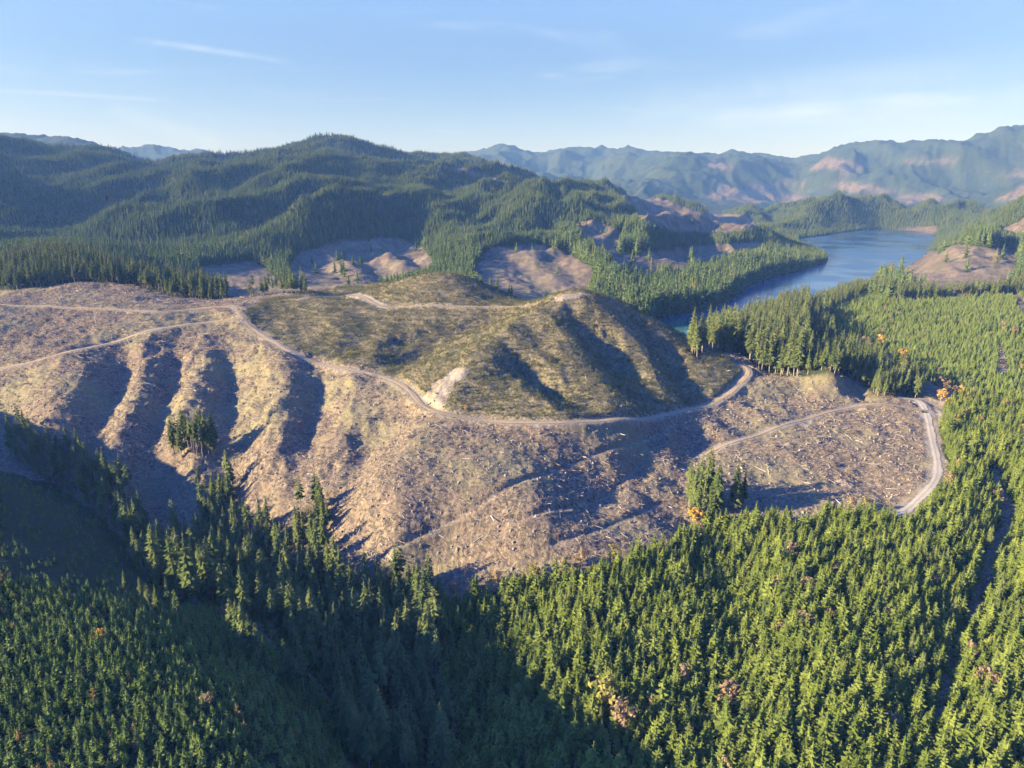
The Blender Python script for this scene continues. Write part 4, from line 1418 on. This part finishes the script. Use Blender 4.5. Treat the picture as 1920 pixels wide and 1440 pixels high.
tree_at("broadleaf_tree", 1365, 1330, 45, T_[0], 9, "tan leafless tree at the edge of the shaded gully", "broadleaf tree")
tree_at("broadleaf_tree", 1845, 1305, 46, T_[2], 9, "round tan tree standing out of the green plantation at lower right", "broadleaf tree")
tree_at("broadleaf_tree", 1305, 985, 34, Y_[2], 9, "pale yellow tree at the foot of the tall conifer clump", "broadleaf tree")
tree_at("broadleaf_tree", 190, 1255 - 50, 24, Y_[1], 9, "small yellow tree among the lower left saplings", "autumn tree", ymin=90)
tree_at("broadleaf_tree", 390, 1330, 26, T_[0], 9, "tan bush among the lower left saplings near the bottom", "autumn tree", ymin=90)
for q, (uu, vv) in enumerate([(1430, 680), (1460, 690), (1470, 678), (1490, 690), (1510, 690), (1600, 655), (1620, 660), (1640, 665), (1605, 690), (1625, 705), (1645, 712), (1660, 725), (1640, 725),
                              (1775, 735), (1790, 742), (1800, 752), (1812, 760), (1762, 730), (1820, 785), (1805, 790), (1790, 800), (1900, 630), (1880, 620), (1590, 960), (1620, 962),
                              (690, 1110), (700, 1120), (150, 915), (160, 930), (100, 905), (420, 1160), (930, 1098), (1000, 1082), (1060, 1072), (1090, 1060), (850, 1112), (1150, 1052)]):
    tree_at("bare_broadleaf_tree", uu, vv, random.uniform(17, 30), T_[q % 3] if q % 4 else O_[q % 3], 9, "tan leafless broadleaf tree in the brushy edge between woods and clearcut", "broadleaf tree", "tan brushy trees along the wood edges")

# tall trees one can tell by where they stand
def grove(spots, label, group, var):
    for k_, (uu, vv, hp) in enumerate(spots):
        tree_at("tall_conifer", uu, vv, hp, OLDM[var[k_ % len(var)]], 28, label, "conifer tree", group)


r_ = random.Random(3)
grove([(322 + r_.uniform(0, 82), 834 + r_.uniform(-6, 24), r_.uniform(50, 74)) for k in range(30)],
      "slender bare-trunked conifer in the small island of trees on the left cut slope", "island of trees on the left cut slope", (3, 4, 3, 0))
grove([(40, 815, 60), (52, 830, 66), (62, 838, 62), (30, 868, 50), (75, 875, 52), (100, 880, 60), (118, 888, 56), (140, 905, 58), (95, 845, 52), (130, 850, 56), (150, 860, 62), (165, 885, 60), (180, 905, 55),
       (215, 925, 60), (232, 915, 66), (245, 930, 62), (200, 950, 48), (228, 965, 50), (112, 860, 50), (158, 930, 46)],
      "sunlit conifer in the strip of tall trees along the creek at far left", "strip of tall trees along the left creek", (3, 0, 1, 4))
grove([(1292, 950, 78), (1300, 962, 80), (1312, 945, 92), (1322, 955, 96), (1330, 948, 84), (1338, 958, 70), (1318, 968, 70), (1306, 972, 60), (1350, 962, 50), (1345, 968, 56), (1380, 962, 58), (1388, 952, 42)],
      "tall yellow-green conifer in the clump beside the gully above the plantation", "clump of tall conifers beside the gully", (0, 1, 2))
grove([(238, 1112, 44), (268, 1130, 48), (282, 1148, 52), (298, 1155, 58), (318, 1140, 55), (335, 1168, 62)], "sunlit conifer in the small row at the top edge of the saplings", "row of conifers over the saplings", (0, 2, 4))
grove([(440, 1205, 80), (452, 1222, 92), (462, 1232, 96), (474, 1240, 86), (486, 1248, 76), (500, 1262, 66), (540, 1290, 84), (556, 1300, 70), (572, 1312, 88), (596, 1330, 56)],
      "big sunlit conifer on the edge between the saplings and the shaded creek", "big conifers between saplings and creek", (3, 1, 2, 0))
grove([(400, 935, 44), (415, 925, 48), (430, 930, 42), (390, 990, 60), (405, 1005, 66), (425, 1012, 62), (450, 1035, 70), (465, 1045, 62), (478, 1052, 56), (505, 1065, 58), (560, 985, 40), (575, 1000, 44), (597, 990, 62), (608, 1000, 66), (615, 985, 48)],
      "sunlit conifer on the valley side below the logged spurs", "conifers on the valley side below the spurs", (0, 1, 2, 3))

# standing dead trees
SNAG = trunk_mb(14, 0.22, 900, 10, bend=0.004).mesh("snag_trunk", [M_PALE])
for uu, vv, hp, lab in [(180, 607, 40, "bleached dead tree standing alone on the left clearcut below the upper road"), (1318, 958, 60, "tall bare leaning snag left of the tall conifer clump"),
                        (1530, 618, 40, "grey dead spar rising from the lakeside conifers"), (1290, 905, 30, "short bare snag on the edge of the gully")]:
    q = ground(uu, vv, 200)
    dep = q[1] * CP - (q[2] - CAMZ) * SP
    o = link("dead_tree", SNAG, None, q, random.random() * 6, hp * dep / FPX / 14 / 0.93)
    tag(o, lab, "dead tree")

# logs that can be told apart
LOGM = [log_mb(920 + k, 1.0, 0.022).mesh("fallen_log", [M_PALE]) for k in range(3)]
lsrc = None
LOGS = [(345, 692), (480, 965), (1440, 885), (1425, 880), (240, 640), (1500, 860), (1560, 905), (1400, 870), (1350, 880), (820, 905), (735, 1045), (950, 880), (610, 775), (300, 1010), (330, 965),
        (1610, 930), (1640, 900), (1540, 820), (1480, 780), (1420, 790), (700, 915), (560, 730), (455, 705), (350, 600), (210, 630), (250, 560), (330, 740), (280, 720), (1180, 840), (1090, 900),
        (1030, 960), (900, 1010), (820, 1000), (1100, 990), (1220, 960), (640, 940), (1240, 860), (1650, 835), (1590, 820), (1690, 880)]
for q_, (uu, vv) in enumerate(LOGS):
    q = ground(uu, vv, 200)
    L = random.uniform(5, 11)
    if lsrc is None:
        o = lsrc = link("fallen_log", LOGM[0])
    else:
        o = lsrc.copy()
        o.data = LOGM[q_ % 3]
        COL.objects.link(o)
    az = random.uniform(0, math.pi)
    e = np.array([math.cos(az), math.sin(az)]) * L * 0.45
    za, zb = hgt(q[0] - e[0], q[1] - e[1]), hgt(q[0] + e[0], q[1] + e[1])
    o.location = (q[0], q[1], (za + zb) / 2 + 0.35)
    o.rotation_euler = (0, -math.atan2(zb - za, 0.9 * L), az)
    o.scale = (L, L, L)
    tag(o, "long pale bleached log lying among brown slash on the clearcut", "log", "bleached logs on the clearcut slopes")

# piles of waste wood on the flat
PILE = slash_mb(950, 90, 4.5, 0.14, 1.3)
for i, p in enumerate(PILE.v):
    rr = math.hypot(p[0], p[1])
    PILE.v[i] = (p[0], p[1], p[2] + max(0, 1.8 - 0.55 * rr))
PILEM = PILE.mesh("slash_pile", [M_SLASH])
psrc = None
for uu, vv in [(1598, 812), (1590, 858), (1643, 852), (1641, 878), (1592, 886), (1640, 790), (1560, 870), (1450, 840), (1478, 835), (1580, 908), (1620, 770), (1690, 795), (1430, 790), (1570, 900)]:
    q = ground(uu, vv, 300)
    if psrc is None:
        o = psrc = link("slash_pile", PILEM)
    else:
        o = psrc.copy()
        COL.objects.link(o)
    o.location = q
    sc = random.uniform(0.8, 1.5)
    o.rotation_euler = (0, 0, random.random() * 6)
    o.scale = (sc * 1.3, sc, sc)
    tag(o, "grey heap of branches and waste wood on the flat clearcut beside the gravel road", "slash pile", "waste wood heaps on the flat clearcut")

# boulders on the pad below the landslip
def rock_mb(seed):
    r = random.Random(seed)
    mb = MB()
    nlat, nlon = 5, 8
    for i in range(nlat + 1):
        th = math.pi * i / nlat
        for j in range(nlon):
            ph = 2 * math.pi * j / nlon
            k_ = r.uniform(0.75, 1.15)
            mb.v.append((math.sin(th) * math.cos(ph) * k_, math.sin(th) * math.sin(ph) * k_ * 0.8, math.cos(th) * k_ * 0.65 + 0.3))
    for i in range(nlat):
        for j in range(nlon):
            j2 = (j + 1) % nlon
            mb.f.append([i * nlon + j, (i + 1) * nlon + j, (i + 1) * nlon + j2, i * nlon + j2])
            mb.m.append(0)
    return mb


for q_, (uu, vv, lab) in enumerate([(803, 759, "dark boulder on the pale pad below the landslip, left of the close pair"), (807, 757, "dark boulder on the pale pad below the landslip, right of the close pair"),
                                    (814, 752, "dark boulder higher on the pad under the landslip face"), (831, 763, "grey boulder at the right foot of the landslip"),
                                    (817, 738, "dark rock sitting on the pale landslip face")]):
    q = ground(uu, vv, 300)
    o = link("boulder", rock_mb(970 + q_).mesh("boulder", [M_ROCK]), None, q, random.random() * 6, random.uniform(0.8, 1.2))
    tag(o, lab, "boulder")

# small dark vehicle at the junction
M_PAINT, t, out = new_mat("dark_vehicle_paint")
bsdf(t, out, c4((0.02, 0.022, 0.026)), 0.35, 0.5)
M_GLASS, t, out = new_mat("vehicle_glass")
bsdf(t, out, c4((0.03, 0.04, 0.05)), 0.1, 0.5)
M_TYRE, t, out = new_mat("tyre_rubber")
bsdf(t, out, c4((0.015, 0.015, 0.015)), 0.9, 0.2)


def loft(mb, secs, mi=0):
    b = len(mb.v)
    k_ = len(secs[0])
    for s_ in secs:
        mb.v += [tuple(p) for p in s_]
    for i in range(len(secs) - 1):
        for j in range(k_):
            j2 = (j + 1) % k_
            mb.f.append([b + i * k_ + j, b + i * k_ + j2, b + (i + 1) * k_ + j2, b + (i + 1) * k_ + j])
            mb.m.append(mi)
    mb.f.append([b + j for j in reversed(range(k_))])
    mb.m.append(mi)
    mb.f.append([b + (len(secs) - 1) * k_ + j for j in range(k_)])
    mb.m.append(mi)


def sec(x_, w, z0, z1):
    return [(x_, -w, z0), (x_, w, z0), (x_, w * 1.02, (z0 + z1) / 2), (x_, w * 0.92, z1), (x_, -w * 0.92, z1), (x_, -w * 1.02, (z0 + z1) / 2)]


q = ground(1732, 774, 300)
car = bpy.data.objects.new("parked_vehicle", None)
COL.objects.link(car)
car.location = q + np.array([0, 0, 0.25])
car.rotation_euler = (0, 0, R(-8))
tag(car, "small dark vehicle standing on the pale gravel road near the junction", "vehicle")
mb = MB()
loft(mb, [sec(-2.2, 0.8, 0.45, 0.9), sec(-2.1, 0.88, 0.35, 1.0), sec(1.2, 0.88, 0.35, 1.0), sec(2.1, 0.85, 0.38, 0.92), sec(2.25, 0.75, 0.45, 0.8)])
link("body", mb.mesh("vehicle_body", [M_PAINT]), car)
mb = MB()
loft(mb, [sec(-1.9, 0.8, 0.98, 1.02), sec(-1.5, 0.74, 0.98, 1.6), sec(0.3, 0.74, 0.98, 1.62), sec(1.1, 0.8, 0.98, 1.02)])
link("cabin", mb.mesh("vehicle_cabin", [M_GLASS]), car)
for wx in (-1.35, 1.35):
    for wy in (-0.8, 0.8):
        mb = MB()
        mb.tube([(wx, wy - 0.12, 0.33), (wx, wy + 0.12, 0.33)], [0.33, 0.33], 12)
        link("wheel", mb.mesh("vehicle_wheel", [M_TYRE]), car)

# ------------------------------------------------------------------ haze: the air of the valley
HX, HY0, HY1, HZ0, HZ1 = 43000, -300, 17800, float(ZZ.min()) - 1.0, max(float(ZZ.max()) + 20, CAMZ + 40)
print("z range", ZZ.min(), ZZ.max())
hv = [(sx_ * HX, yy, zz) for zz in (HZ0, HZ1) for yy in (HY0, HY1) for sx_ in (-1, 1)]
hf = [[0, 2, 3, 1], [4, 5, 7, 6], [0, 1, 5, 4], [2, 6, 7, 3], [0, 4, 6, 2], [1, 3, 7, 5]]
M_HAZE, t, out = new_mat("valley_haze")
pv = t.add('ShaderNodeVolumePrincipled')
pv.inputs['Color'].default_value = (0.20, 0.42, 1.0, 1.0)
pv.inputs['Density'].default_value = 0.00006
pv.inputs['Absorption Color'].default_value = (1, 1, 1, 1)
pv.inputs['Anisotropy'].default_value = 0.0
t.l.new(pv.outputs[0], out.inputs['Volume'])
tag(link("haze", mesh_from("haze", hv, hf, [M_HAZE])), "thin blue haze of the valley air", "haze", kind='stuff')
